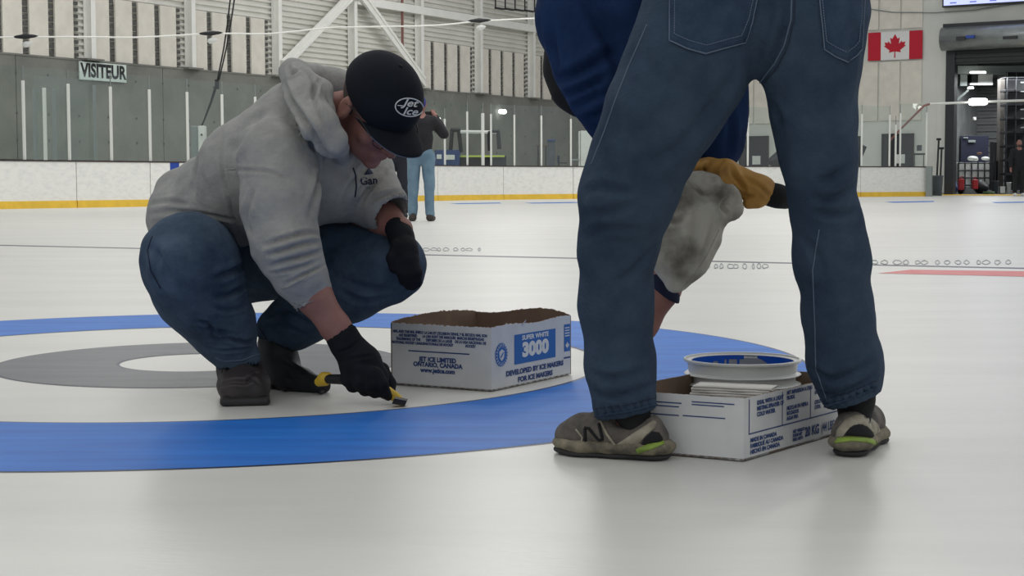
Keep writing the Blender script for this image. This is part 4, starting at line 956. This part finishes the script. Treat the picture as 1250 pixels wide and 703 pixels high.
b2 = cutfloor(b2, (-.55, 4.15)); bt2 = solid('boot', b2, M_bootd, man, rip=[(.003, 25, 6)], fold=[([(348, 440), (360, 448), (372, 456)], .005, .005), ([(342, 450), (352, 458), (364, 462)], .005, .005)])
sl = Sdf(.004, .01); sl.chain([(320, 452, 4.21, 4), (334, 470, 4.18, 4.5), (350, 477, 4.13, 5), (394, 477, 4.085, 5)], .006, flat=((0, 1, 0), 5.5)); cutfloor(sl, (-.55, 4.15)); solid('sole', sl, M_sole, bt2)

# gloves and the scraper
g = Sdf(.0035, .008); g.chain([(417, 410, 3.88, 20), (424, 421, 3.88, 19), (440, 444, 3.88, 25), (456, 460, 3.875, 19)], .015)
g.chain([(412, 402, 3.88, 18), (420, 414, 3.88, 17.5)], .002, '-')
for pts in ([(424, 448, 3.84, 9), (424, 463, 3.83, 8.5), (431, 471, 3.845, 8), (434, 468, 3.88, 7)], [(437, 452, 3.83, 9), (439, 467, 3.822, 8.5), (446, 475, 3.84, 8), (449, 471, 3.875, 7)],
            [(449, 455, 3.83, 9), (452, 470, 3.82, 8.3), (458, 478.5, 3.84, 7.5), (461, 475, 3.87, 6.5)], [(459, 457, 3.835, 9), (466, 469, 3.825, 8), (470, 480, 3.835, 7), (474, 484, 3.86, 5.5)], [(446, 438, 3.92, 10), (466, 452, 3.925, 9), (476, 468, 3.91, 7.5), (478, 479, 3.895, 5.5)]):
    g.chain(pts, .006)
gl = solid('work_glove', g, M_glove, man, rip=[(.0015, 40, 7)], fold=[([(412, 430), (425, 426), (437, 416)], .003, .004), ([(420, 440), (440, 436), (455, 434)], .004, .003)])
g = Sdf(.0035, .008); g.chain([(485, 279, 4.05, 16), (490, 289, 4.03, 15), (494, 306, 4.0, 16), (497, 318, 3.985, 15)], .012)
for i in range(4):
    dx = -8+i*6.2; dy = (0, 5, 6, 2)[i]; g.chain([(495+dx, 318, 3.975, 6.5), (498+dx*1.1, 332+dy*.6, 3.968-.004*i, 6), (500+dx*.95, 344+dy, 3.985, 5.2)], .005)
g.chain([(484, 300, 3.985, 7), (478, 315, 3.97, 6.5), (480, 328, 3.97, 5.5)], .006)
g.chain([(481, 270, 4.07, 15.5), (487, 281, 4.05, 14)], .002, '-')
solid('work_glove', g, M_glove, man, rip=[(.0015, 40, 8)])
tool = empty('ice_scraper'); tag(tool, 'yellow and black hand scraper gripped in the black glove, blade on the ice', 'tool')
t_ = Sdf(.003, .004); t_.chain([(398, 462.5, 3.93, 6), (420, 463, 3.90, 6.5), (445, 467, 3.875, 6.5), (470, 477, 3.865, 7)], .004); solid('tool_handle', t_, M_black, tool)
t_ = Sdf(.003, .004); t_.chain([(389.5, 466, 3.935, 6), (396, 462.5, 3.93, 8.5), (401, 460, 3.928, 6)], .004, flat=((0, 1, 0), .7)); solid('butt_cap', t_, M_yelt, tool)
t_ = Sdf(.003, .004); t_.chain([(473, 477.5, 3.865, 6.5), (482, 484, 3.862, 6), (490, 489.5, 3.86, 4.5)], .004, flat=((0, 1, 0), .8)); solid('tool_head', t_, M_yelt, tool)
a_, b_ = F(479, 491.5, .010), F(494.5, 494.6, .002); up_ = Vector((.006, 0, .013)); MB().obox(a_-Vector((0, .018, 0)), b_-a_, Vector((0, .036, 0)), up_).build('blade', M_blade, tool)

# cap
c = Sdf(.0035, .006); c.ell(HP(0, -.006, .034), hr(.086, .104, .088), AX, .004); c.ell(HP(0, .0, .036), hr(.086, .099, .086), AX, .01)
cn = (hU+hF*.15).normalized(); c.box(HC_+cn*(.020-.2)*hs, hr(.2, .3, .2), .0, (hR, (hF-hU*.15).normalized(), cn), .003, '-'); c.ell(HP(0, -.006, .016), hr(.081, .099, .080), AX, .002, '-')
capo = solid('cap', c, M_twill, man, sm=1)
mb = MB(); nS, nT_ = 24, 8; vs = []
for i in range(nS+1):
    s = -1+2*i/nS; r0 = s*.080; f0 = .1*math.sqrt(max(0, 1-(s*.9)**2))-.012
    for k in range(nT_+1):
        t = k/nT_; ln = .078*(1-abs(s)**3.2)**.6+.004
        vs.append(HP(r0*(1-.06*t), f0+ln*t, .022-.022*s*s-(.03*ln*t)))
mb.add(vs, [(i*(nT_+1)+k, i*(nT_+1)+k+1, (i+1)*(nT_+1)+k+1, (i+1)*(nT_+1)+k) for i in range(nS) for k in range(nT_)])
br = mb.build('cap_brim', M_twill, capo, True); sd = br.modifiers.new('thick', 'SOLIDIFY'); sd.thickness = .004; sd.offset = 0
MB().tube([vs[i*(nT_+1)+nT_] for i in range(nS+1)], .0014, 6).build('brim_edge', M_stitch, br, True)
MB().lathe(HP(0, -.006, .123), [(0, .004), (.005, .003), (.007, 0)], 12, hU).build('cap_button', M_twill, capo, True)
for a in range(3):   # panel seams over the crown
    an = math.pi*a/3; pts = []
    for i in range(25):
        th = -1.15+2.3*i/24; pts.append(HP(.0845*math.sin(th)*math.sin(an), -.004+.1035*math.sin(th)*math.cos(an), .035+.0885*math.cos(th)))
    MB().tube(pts, .0009, 5).build('crown_seam', M_stitchd, capo, True)
el = [(499.5+17*math.cos(t)*math.cos(.1)-11*math.sin(t)*math.sin(.1), 131+17*math.cos(t)*math.sin(.1)+11*math.sin(t)*math.cos(.1)) for t in [2*math.pi*i/40 for i in range(40)]]
stitch('embroidered_oval', capo, el, .0016, M_logo, capo, .0005, close=True)
decal('embroidered_lettering', 'Jet', 12.5, 500, 126, capo, M_logo, capo, .08, .35, 1.25, .0014, .25); decal('embroidered_lettering', 'Ice', 12.5, 500, 136, capo, M_logo, capo, .08, .35, 1.2, .0014, .25)
stitch('logo_bar', capo, [(485, 128.5), (494, 129.5)], .0012, M_logo, capo, .0006)
hh = Sdf(.004, .01); hh.ell(HP(0, -.010, .015), hr(.075, .092, .072), AX, .004); hh.box(HP(0, .12, 0), hr(.2, .115, .2), 0, AX, .01, '-'); hh.box(HP(0, 0, -.14), hr(.2, .2, .1), 0, AX, .01, '-')
solid('hair', hh, M_hair, man)
gs = MB()
for s in (-1, 1): gs.tube([HP(s*.083, -.012, -.0), HP(s*.082, .02, .012), HP(s*.07, .085, .006), HP(s*.058, .104, .0)], .0017, 6)
for s in (-1, 1): gs.tube([HP(s*(.033+.024*math.cos(t)), .108-.012*abs(math.cos(t)), -.008+.015*math.sin(t)) for t in [2*math.pi*i/20 for i in range(21)]], .0013, 6)
gs.tube([HP(-.01, .107, -.003), HP(0, .114, .0), HP(.01, .107, -.003)], .0013, 6)
gs.build('glasses', M_black, man, True)

# ------------------------------------------------------------------ standing man, bent forward, seen from behind
s = Sdf(.008, .04)
s.chain([(895, 20, 3.06, 62), (858, -70, 3.3, 62), (812, -100, 3.6, 60), (795, -112, 3.74, 30)], .06)
KC = W(764, -128, 4.0); kF = Vector((-.05, .12, -1)).normalized(); kU = Vector((-.3, .95, .1)); kU = (kU-kF*kU.dot(kF)).normalized(); kR = kF.cross(kU)
def KP(r, f, u): return KC+kR*r+kF*f+kU*u
add_head(s, KP, (kR, kF, kU), lambda *a: a, 1.0)
s.cap(KP(0, -.03, -.05), W(795, -112, 3.72), .055, .065, .03)
s.chain([(968, 15, 3.04, 50), (895, 20, 3.06, 60)], .05)
s.chain([(868, 25, 3.05, 56), (835, 90, 3.03, 56), (778, 200, 3.05, 44), (757, 290, 3.1, 34), (756, 400, 3.12, 26), (762, 490, 3.10, 16), (766, 525, 3.10, 10), (750, 548, 3.11, 8)], .03)
s.chain([(975, 25, 3.02, 54), (993, 100, 3.02, 46), (1004, 230, 3.06, 29), (1018, 320, 3.1, 30), (1032, 430, 3.14, 24), (1042, 475, 3.17, 12), (1048, 515, 3.18, 10), (1050, 533, 3.2, 8)], .03)
s.chain([(770, -90, 3.55, 40), (716, -35, 3.43, 34), (722, 70, 3.4, 34), (762, 160, 3.42, 28), (806, 300, 3.46, 23), (809, 350, 3.46, 22), (787, 396, 3.46, 16), (770, 425, 3.46, 14)], .02)
for i in range(4): s.chain([(757+i*7, 430, 3.44+.02*i, 7), (753+i*7, 452, 3.43+.02*i, 6), (751+i*7, 468, 3.43+.02*i, 5)], .006)
s.chain([(778, 425, 3.42, 7), (782, 438, 3.41, 6.5), (781, 448, 3.41, 5.5)], .006)
s.chain([(862, -85, 3.68, 36), (960, 40, 3.63, 22), (1000, 165, 3.57, 18), (992, 205, 3.52, 14), (975, 236, 3.46, 11), (945, 238, 3.39, 9), (915, 230, 3.4, 9)], .02)
sm_ = solid('person', s, M_skin); tag(sm_, 'standing man in blue jeans and sneakers bending over, seen from behind', 'person')
j = Sdf(.0068, .03)
j.chain([(905, -60, 3.12, 88), (880, 0, 3.05, 80), (862, 25, 3.04, 74), (838, 82, 3.02, 74), (808, 140, 3.02, 65), (780, 195, 3.04, 57), (763, 240, 3.06, 55), (754, 300, 3.1, 45), (753, 370, 3.12, 42), (757, 445, 3.12, 39), (763, 492, 3.10, 40)], .035)
j.chain([(925, -60, 3.12, 88), (972, 0, 3.02, 77), (982, 30, 3.0, 69), (991, 85, 3.0, 57), (994, 140, 3.02, 48), (999, 195, 3.04, 41), (1003, 238, 3.06, 36), (1011, 272, 3.08, 39), (1016, 317, 3.1, 42), (1023, 380, 3.12, 40), (1031, 440, 3.14, 43), (1037, 474, 3.145, 38)], .035)
j.chain([(764, 506, 3.10, 30), (766, 540, 3.10, 34)], .006, '-'); j.chain([(1040, 484, 3.145, 28), (1048, 520, 3.14, 32)], .006, '-')
# cut each hem along its slanted line
def hemcut(sd, x0, y0, x1, y1, Y):
    p, q = W(x0, y0, Y), W(x1, y1, Y); u = (q-p).normalized(); v = Vector((0, 1, 0)); w = u.cross(v).normalized(); w = w if w.z < 0 else -w
    sd.box((p+q)/2+w*.1, (.14, .2, .1), .0, (u, v, w), .005, '-')
hemcut(j, 722, 515, 806, 498, 3.10); hemcut(j, 1003, 504, 1074, 478, 3.14)
sj = solid('jeans', j, M_denim, sm_, sm=1, rip=[(.007, 7, 9), (.0025, 24, 10)], fold=[
    ([(960, -5), (958, 30), (945, 68), (925, 100), (918, 112)], .008, .010), ([(900, 90), (870, 130), (840, 160)], .016, .008), ([(880, 130), (830, 180), (780, 205)], .014, .006),
    ([(712, 236), (735, 228), (770, 236)], .008, .010), ([(712, 262), (740, 258), (775, 250)], .008, .009), ([(712, 292), (740, 278), (780, 282)], .008, .007), ([(800, 300), (775, 330), (755, 345)], .009, .006),
    ([(1036, 200), (1018, 215), (1000, 222)], .008, .010), ([(1042, 228), (1022, 240), (998, 244)], .008, .010), ([(1048, 258), (1022, 262), (990, 258)], .007, .008), ([(982, 290), (1000, 320), (1004, 360)], .009, .006),
    ([(720, 455), (750, 462), (790, 452)], .007, .009), ([(722, 478), (752, 484), (798, 470)], .006, .009), ([(990, 450), (1020, 462), (1068, 440)], .007, .009), ([(996, 478), (1025, 480), (1070, 458)], .006, .008),
    ([(1040, 30), (1036, 80), (1030, 130)], .012, .006), ([(925, 118), (946, 132), (952, 150)], .008, .009), ([(745, 150), (775, 160), (800, 150)], .02, .005)]+[([(x, 500-(x-724)*.19), (x+2, 506-(x-724)*.19), (x+4, 514-(x-724)*.2)], .0042, .005) for x in range(728, 802, 9)]+[([(x, 488-(x-1003)*.34), (x+2, 494-(x-1003)*.35), (x+5, 502-(x-1003)*.36)], .0042, .005) for x in range(1008, 1070, 9)])
def dash(host, poly, m, parent, r=.0013, on=2.2, offp=1.6):
    V, Q = o_tree[host.name]; T = T_cache.setdefault(host.name, tree_of(V, Q)); mb = MB(); pts = dense(poly, 1.0); i = 0
    while i < len(pts)-2:
        a, na = pick(T, *pts[i]); e = min(int(i+on), len(pts)-1); c_, nc_ = pick(T, *pts[e])
        if a is not None and c_ is not None and (a-c_).length < .02: mb.tube([a+na*.0012, (a+c_)/2+na*.0018, c_+nc_*.0012], r, 4)
        i += int(on+offp)
    o = mb.build('stitching', m, parent); o['kind'] = 'stuff'; return o
pk1 = [(819, -12), (817.5, 50), (838, 59.5), (861, 66), (886, 58.5), (908, 52), (918, 28), (927, -12)]
pk2 = [(999, -12), (1003, 30), (1006, 60), (1020, 69), (1033, 75.5), (1044, 68), (1050, 60), (1052, 30), (1054, -12)]
for pk in (pk1, pk2):
    P_ = patch('back_pocket', sj, pk, M_denimp, sj, .003, 5, .003)
    stitch('pocket_edge', sj, pk, .0015, M_stitch, P_, .0035)
    inn = [((x-sum(q[0] for q in pk)/len(pk))*.90+sum(q[0] for q in pk)/len(pk), (y-20)*.86+16) for x, y in pk]; T2 = dash(sj, inn, M_stitch, P_, .0012)
    for v in T2.data.vertices: v.co += Vector((0, -.0035, 0))
stitch('seat_seam', sj, [(967, -5), (966, 25), (958, 55), (946, 78), (930, 98), (921, 112)], .0018, M_stitch, sj, .0006); stitch('seat_seam', sj, [(970, -5), (969, 25), (961, 57), (949, 82), (933, 101)], .0014, M_stitchd, sj, .0006)
stitch('outer_seam', sj, [(790, 30), (768, 80), (752, 120), (738, 160), (722, 200)], .0016, M_stitch, sj, .0005)
for a, b_ in (((727, 508), (804, 493)), ((1004, 497), (1071, 472))):
    h_ = stitch('leg_hem', sj, [a, ((a[0]+b_[0])/2, (a[1]+b_[1])/2+2), b_], .0028, M_denimp, sj, .0005)
for a, b_ in (((724, 499), (804, 484)), ((1001, 489), (1071, 464))): stitch('hem_stitch', sj, [a, ((a[0]+b_[0])/2, (a[1]+b_[1])/2+3), b_], .0011, M_stitchd, sj, .0004)
stitch('leg_seam', sj, [(1000, 280), (992, 330), (995, 400), (996, 450), (1010, 490)], .0014, M_stitch, sj, .0004)
# sweatshirt
w = Sdf(.0078, .04)
w.chain([(880, -75, 3.2, 95), (828, -88, 3.45, 90), (800, -104, 3.66, 84)], .05)
w.chain([(775, 10, 3.35, 42), (790, 60, 3.38, 46), (800, 110, 3.4, 40)], .05)
w.chain([(745, -90, 3.52, 60), (712, -30, 3.42, 55), (711, 20, 3.4, 53), (724, 72, 3.38, 49), (742, 112, 3.37, 43), (764, 150, 3.4, 40), (788, 220, 3.45, 36), (806, 300, 3.47, 27)], .03)
w.chain([(880, -40, 3.45, 70), (868, 60, 3.55, 48), (866, 130, 3.56, 43), (868, 178, 3.56, 40)], .03)
w.chain([(870, -90, 3.68, 55), (960, 40, 3.64, 38), (1002, 165, 3.57, 30), (994, 208, 3.52, 24), (981, 229, 3.47, 15)], .03)
w.cap(KP(0, -.0, -.1), KP(0, 0, .1), .072, .09, .008, '-')
sw = solid('sweatshirt', w, M_sweat, sm_, sm=1, rip=[(.010, 7, 11), (.003, 24, 12)], fold=[([(680, 100), (705, 90), (735, 72), (752, 62)], .010, .014), ([(688, 118), (712, 108), (740, 96)], .008, .012), ([(700, 132), (725, 118), (748, 110)], .008, .010), ([(672, 20), (676, 60), (684, 90)], .010, .009), ([(715, 0), (738, 40), (752, 72)], .014, .013), ([(745, 60), (756, 90), (748, 120)], .010, .010), ([(705, 150), (728, 140), (745, 130)], .006, .008), ([(890, 125), (892, 160), (888, 190)], .01, .008)])
kh = Sdf(.006, .01); kh.ell(KP(0, -.014, .024), (.079, .096, .084), (kR, kF, kU), .004); kh.box(KP(0, .13, -.02), (.2, .1, .12), 0, (kR, kF, kU), .02, '-'); kh.box(KP(0, 0, -.16), (.2, .2, .1), 0, (kR, kF, kU), .02, '-'); solid('hair', kh, M_hair, sm_)
v = Sdf(.007, .02); v.chain([(694, 30, 3.56, 30), (700, 85, 3.56, 34), (706, 108, 3.55, 31), (714, 122, 3.54, 23)], .02); solid('vest', v, M_vest, sm_, rip=[(.004, 12, 13)])
n_ = Sdf(.004, .01); n_.chain([(803, 316, 3.47, 22), (809, 345, 3.455, 21.5), (811, 364, 3.45, 19)], .01); n_.chain([(811, 372, 3.45, 15), (806, 385, 3.45, 17)], .003, '-'); hemcut(n_, 795, 354, 825, 371, 3.45); solid('sleeve_cuff', n_, M_navy, sm_)
# tan glove, black cuff, rag
g = Sdf(.0038, .01); g.chain([(846, 210, 3.44, 16), (866, 208, 3.42, 15), (886, 211, 3.4, 17), (905, 222, 3.39, 17), (924, 230, 3.38, 17.5), (930, 233, 3.38, 18)], .012)
for i in range(4): g.chain([(856-i*2, 202+i*5, 3.40+.012*i, 7), (842-i*2, 203+i*5, 3.385+.012*i, 7), (832-i, 209+i*5, 3.385+.012*i, 6.5), (834, 217+i*3, 3.41, 6)], .006)
g.chain([(892, 212, 3.37, 12), (885, 224, 3.36, 9), (884, 232, 3.36, 8)], .008); g.chain([(925, 246, 3.37, 8), (914, 248, 3.37, 6.5)], .008)
g.chain([(945, 238, 3.385, 13), (960, 244, 3.39, 15)], .003, '-')
tg = solid('leather_glove', g, M_tan, sm_, rip=[(.004, 18, 14)], fold=[([(868, 196), (860, 208), (862, 220)], .005, .007), ([(882, 196), (874, 210), (878, 224)], .005, .007), ([(892, 202), (896, 214), (906, 226), (910, 238)], .005, .007), ([(905, 216), (925, 226), (940, 240)], .004, .004), ([(902, 234), (912, 240), (920, 238)], .004, .005)])
k_ = Sdf(.004, .008); k_.chain([(936, 236, 3.38, 14.5), (950, 240, 3.38, 14), (958, 243, 3.39, 12.5)], .01); solid('glove_cuff', k_, M_vest, sm_, rip=[(.003, 25, 15)])
r_ = Sdf(.004, .012); FL = ((0, 1, 0), .42)
r_.chain([(836, 236, 3.36, 20), (866, 240, 3.36, 20), (886, 246, 3.355, 16), (897, 256, 3.35, 9)], .015, flat=FL); r_.chain([(850, 240, 3.36, 26), (838, 280, 3.365, 35), (829, 315, 3.37, 30), (827, 345, 3.375, 13)], .015, flat=FL); r_.chain([(870, 245, 3.355, 18), (858, 285, 3.36, 18), (842, 320, 3.37, 14)], .015, flat=FL)
rg = solid('cleaning_rag', r_, M_rag, None, rip=[(.010, 12, 16), (.003, 32, 17)], fold=[([(838, 218), (850, 230), (862, 238), (880, 230)], .004, .009), ([(806, 262), (825, 270), (840, 262)], .006, .008), ([(888, 262), (880, 250), (890, 240)], .004, .008), ([(850, 250), (845, 290), (835, 330)], .008, .006), ([(872, 262), (860, 300), (845, 330)], .006, .005)])
tag(rg, 'dirty grey rag hanging from the tan leather glove between the legs', 'rag')
stitch('rag_hem', rg, [(878, 280), (864, 310), (848, 335), (830, 356)], .0014, M_rag, rg, .0006)

# sneakers
M_sneak = mat('grey_brown_mesh', (98, 92, 86), .85, rgb2=(74, 70, 66), vscale=40, bump=.001, bscale=180)
M_over = mat('beige_overlay', (158, 152, 136), .7, rgb2=(120, 114, 100), vscale=30, bump=.0006, bscale=90)
M_mid = mat('dirty_midsole', (134, 126, 106), .8, rgb2=(84, 80, 70), vscale=35, bump=.0015, bscale=70)
M_lime2 = mat('lime_heel_foam', (134, 160, 60), .6, rgb2=(112, 136, 56), vscale=30)
M_out = mat('black_outsole', (38, 38, 40), .7)
def sneaker(heel, d, side, fx=1.0, wf=1.0, sock=0.0):
    d = Vector(d).normalized(); l = Vector((-d.y, d.x, 0)); ax3 = (d, l, UP)
    def P(x, y, z): return Vector(heel)+d*(x*fx)+l*(y*side)+UP*z
    u = Sdf(.0036, .018)
    u.cap(P(.045, 0, .045), P(.048, 0, .060), .036, .030); u.cap(P(.05, 0, .038), P(.13, 0, .044), .038, .038); u.cap(P(.13, 0, .05), P(.215, .003, .042), .038, .037); u.cap(P(.215, .003, .042), P(.252, .006, .036), .037, .028)
    u.cap(P(.10, 0, .085), P(.16, 0, .065), .026, .024); u.cap(P(.092, -.08, .108), P(.092, .08, .108), .046, .046, .008, '-'); u.cap(P(.065, 0, .075), P(.08, 0, .14), .024, .030, .004, '-'); u.cap(P(.14, 0, .085), P(.155, 0, .075), .022, .022, .015)
    u.box(P(.14, 0, -.08), (.3, .2, .1), 0, ax3, .003, '-')
    so = Sdf(.0036, .01)
    fl = ((0, 0, 1), .42)
    so.cap(P(.04, 0, .026), P(.13, 0, .022), .044, .041, flat=fl); so.cap(P(.13, 0, .022), P(.215, .003, .02), .041, .046, flat=fl); so.cap(P(.215, .003, .02), P(.25, .006, .024), .046, .034, flat=fl)
    so.cap(P(.026, 0, .026), P(.06, 0, .026), .034, .040, flat=((0, 0, 1), .42))
    so.box(P(.14, 0, -.1+.004), (.4, .2, .1), 0, ax3, .002, '-')
    ot = Sdf(.0036, .008); ot.cap(P(.035, 0, .008), P(.13, 0, .006), .036, .034, flat=((0, 0, 1), .3)); ot.cap(P(.13, 0, .006), P(.22, .003, .006), .034, .042, flat=((0, 0, 1), .25)); ot.cap(P(.22, .003, .006), P(.25, .006, .01), .042, .03, flat=((0, 0, 1), .25))
    ot.box(P(.14, 0, -.1+.0005), (.4, .2, .1), 0, ax3, .002, '-')
    o = solid('sneaker', u, M_sneak, sm_); a = solid('midsole', so, M_mid, o, rip=[(.002, 60, 18)]); solid('outsole', ot, M_out, o)
    k = Sdf(.004, .02); k.cap(P(.075, 0, .055), P(.095, 0, .105), .032, .034); k.cap(P(.095, 0, .105), P(.1, 0, .16), .035, .037); solid('sock', k, M_vest, sm_)
    #, .005); lf_.cap(P(.042, 0, .050), P(.08, 0, .046), .0385, .0385, flat=((0, 0, 1), .22)); solid('heel_foam', lf_, M_lime2, o)
    lc = MB()
    for q in range(4): lc.tube([P(.125+q*.02, -.022, .078-q*.007), P(.13+q*.02, 0, .092-q*.008), P(.125+q*.02, .022, .078-q*.007)], .003, 6)
    lc.build('lace', M_vest, o, True); return o, a
HL = Vector((px2x(815, 3.065), 3.065, .0)); s1, m1 = sneaker(HL, (-.90, .43, 0), 1, .82)
HR_ = Vector((px2x(1039, 3.08), 3.085, .0)); s2, m2 = sneaker(HR_, (.36, .93, 0), -1, .95)
# overlays picked on the visible sides
patch('overlay', s1, [(754, 541), (770, 531), (790, 518), (797, 513), (801, 515), (800, 522), (788, 532), (777, 546), (768, 550), (757, 549)], M_over, s1, .0012, 3, .0015)
patch('heel_mesh', s1, [(781, 546), (786, 536), (796, 527), (804, 528), (808, 534), (809, 540), (796, 543)], M_vest, s1, .0014, 3, .0015)
stitch('letter_n', s1, [(715, 543), (714, 522), (719, 523), (731, 537), (736, 536), (731, 517)], .0032, M_vest, s1, .001); stitch('overlay_line', s1, [(733, 513), (741, 530), (752, 545)], .003, M_over, s1, .001); stitch('overlay_line', s1, [(703, 524), (711, 534), (708, 544)], .002, M_over, s1, .001)
patch('overlay', s2, [(1020, 535), (1022, 525), (1032, 512), (1045, 506), (1060, 508), (1071, 518), (1076, 532), (1074, 540), (1068, 534), (1062, 524), (1052, 518), (1042, 519), (1034, 526), (1028, 535)], M_over, s2, .0012, 3, .0015)
patch('heel_mesh', s2, [(1031, 531), (1038, 522), (1048, 518), (1058, 521), (1065, 528), (1067, 534), (1050, 532)], M_vest, s2, .0014, 3, .0015)

patch('heel_foam', m1, [(776, 548), (790, 543), (809, 536), (811, 542), (794, 549), (778, 553)], M_lime2, s1, .0012, 3, .0015)
patch('heel_foam', m2, [(1019, 541), (1022, 535), (1040, 533), (1058, 534), (1074, 540), (1075, 545), (1058, 540), (1040, 538.5)], M_lime2, s2, .0012, 3, .0015)
# ------------------------------------------------------------------ people in the distance
def figure(px, foot, head_top, label, top, bot, shoe, face, arms, hair=None, skinhead=True, Yd=None, legs=.09, name='person'):
    Yd = Yd or F(px, foot).y; s_ = (foot-head_top)/1.75; c = W(px, foot, Yd); x0 = c.x; H = (foot-head_top)/FPX*Yd; k = H/1.75
    def Q(x, y, z): return (x0+x*k, Yd+y*k*face, z*k)
    b = Sdf(.018, .03); b.ell(Q(0, -.01, 1.645), (.075*k, .095*k, .11*k)); b.cap(Q(0, .0, 1.42), Q(0, 0, 1.56), .055*k, .05*k); b.cap(Q(0, 0, 1.0), Q(0, 0, 1.38), .12*k, .14*k)
    b.cap(Q(0, -.1, 1.63), Q(0, -.115, 1.6), .014*k, .017*k, .01)
    for sd_ in (-1, 1):
        b.cap(Q(sd_*legs, 0, .95), Q(sd_*legs*1.1, 0, .5), .075*k, .05*k); b.cap(Q(sd_*legs*1.1, 0, .5), Q(sd_*legs*1.15, 0, .08), .05*k, .035*k); b.ell(Q(sd_*.078, .01, 1.64), (.012*k, .02*k, .03*k))
    for A in arms:
        for (p, rp), (q, rq) in zip(A, A[1:]): b.cap(Q(*p), Q(*q), rp*k*.72, rq*k*.72)
        hp_ = A[-1][0]; pr = Vector(A[-1][0])-Vector(A[-2][0]); pr.normalize()
        b.cap(Q(*hp_), Q(*(Vector(hp_)+pr*.07)), .035*k, .03*k)
        for f_ in range(4): b.cap(Q(*(Vector(hp_)+pr*.07+Vector((-.025+.017*f_, 0, 0)))), Q(*(Vector(hp_)+pr*.15+Vector((-.03+.02*f_, -.02, 0)))), .011*k, .009*k, .004)
        b.cap(Q(*(Vector(hp_)+pr*.03)), Q(*(Vector(hp_)+pr*.08+Vector((0, -.05, 0)))), .013*k, .011*k, .004)
    p_ = solid(name, b, M_skin); tag(p_, label, 'person')
    t = Sdf(.018, .04); t.cap(Q(0, 0, .98), Q(0, 0, 1.2), .155*k, .16*k, flat=((0, 1, 0), .8)); t.cap(Q(-.1, 0, 1.38), Q(.1, 0, 1.38), .11*k, .11*k); t.cap(Q(0, 0, 1.2), Q(0, 0, 1.36), .16*k, .15*k)
    for A in arms:
        for (p, rp), (q, rq) in zip(A[:-1], A[1:]): t.cap(Q(*p), Q(*q), rp*k, rq*k, .02)
        t.cap(Q(*A[-1][0]), Q(*(Vector(A[-1][0])+(Vector(A[-1][0])-Vector(A[-2][0])).normalized()*.06)), A[-1][1]*k*.8, A[-1][1]*k*.85, .004, '-')
    solid('jacket', t, top, p_, rip=[(.012, 6, 20)])
    g_ = Sdf(.018, .03); g_.cap(Q(-.05, 0, .93), Q(.05, 0, .93), .13*k, .13*k)
    for sd_ in (-1, 1): g_.cap(Q(sd_*legs, 0, .88), Q(sd_*legs*1.15, 0, .48), .1*k, .075*k); g_.cap(Q(sd_*legs*1.15, 0, .48), Q(sd_*legs*1.2, 0, .1), .075*k, .065*k, .02); g_.cap(Q(sd_*legs*1.2, 0, .05), Q(sd_*legs*1.2, 0, .0), .05*k, .07*k, .004, '-')
    solid('jeans', g_, bot, p_, rip=[(.010, 8, 21)])
    for sd_ in (-1, 1):
        q = Sdf(.012, .02); q.cap(Q(sd_*legs*1.2, .03, .05), Q(sd_*legs*1.5, -.15, .04), .05*k, .045*k); q.cap(Q(sd_*legs*1.2, .02, .05), Q(sd_*legs*1.2, .02, .1), .05*k, .045*k); q.box((x0, Yd, -.2), (2, 2, .2002), 0, None, .004, '-'); solid('shoe', q, shoe, p_)
    if hair:
        q = Sdf(.014, .02); q.ell(Q(0, .008, 1.665), (.08*k, .098*k, .105*k)); q.box(Q(0, -.2, 1.5), (.3, .17*k, .16*k), 0, None, .02, '-'); solid('hair', q, hair, p_)
    return p_, Q, k
M_jl = mat('light_blue_jeans', (112, 138, 156), .9, rgb2=(92, 118, 138), vscale=6)
M_jk = mat('dark_jacket', (34, 32, 37), .9, var=.25, vscale=8)
M_capb = mat('blue_knit_cap', (52, 56, 120), .8)
m_, Q, k = figure(514.5, 270, 119, 'man in dark jacket and light blue jeans standing with his back turned, arms raised', M_jk, M_jl, mat('brown_shoe', (58, 50, 46), .7), -1,
    [[((-.17, 0, 1.4), .08), ((-.22, -.12, 1.22), .065), ((-.1, -.3, 1.38), .05)], [((.17, 0, 1.4), .085), ((.32, -.1, 1.23), .07), ((.2, -.25, 1.47), .05)]], hair=M_capb, legs=.10)
ph = MB().box(Q(.12, -.34, 1.52), .08*k, .008*k, .04*k).build('phone', M_black, None, bevel=.005); tag(ph, 'dark phone held up by the man in the dark jacket', 'phone')
m2_, Q2, k2 = figure(484, 266.5, 122, 'person in a grey top and dark trousers half hidden behind the black cap', mat('grey_brown_top', (120, 114, 110), .9), mat('dark_trousers', (30, 34, 44), .9), M_bootd, 1,
    [[((-.17, 0, 1.4), .08), ((-.21, .03, 1.12), .06), ((-.22, -.03, .88), .045)], [((.17, 0, 1.4), .08), ((.19, -.05, 1.15), .06), ((.1, -.2, 1.1), .045)]], hair=M_hair)
m3_, Q3, k3 = figure(1243, 238, 170, 'bald bearded man in black standing at the garage opening', mat('black_hoodie', (24, 26, 30), .9), mat('black_trousers', (20, 21, 24), .9), M_white, 1,
    [[((-.18, 0, 1.4), .09), ((-.26, .0, 1.12), .075), ((-.27, -.06, .88), .055)], [((.18, 0, 1.4), .09), ((.25, .0, 1.12), .075), ((.26, -.06, .88), .055)]], Yd=58.0)
q = Sdf(.014, .02); q.ell(Q3(0, -.045, 1.575), (.062*k3, .06*k3, .05*k3)); solid('beard', q, M_hair, m3_)

#@@END
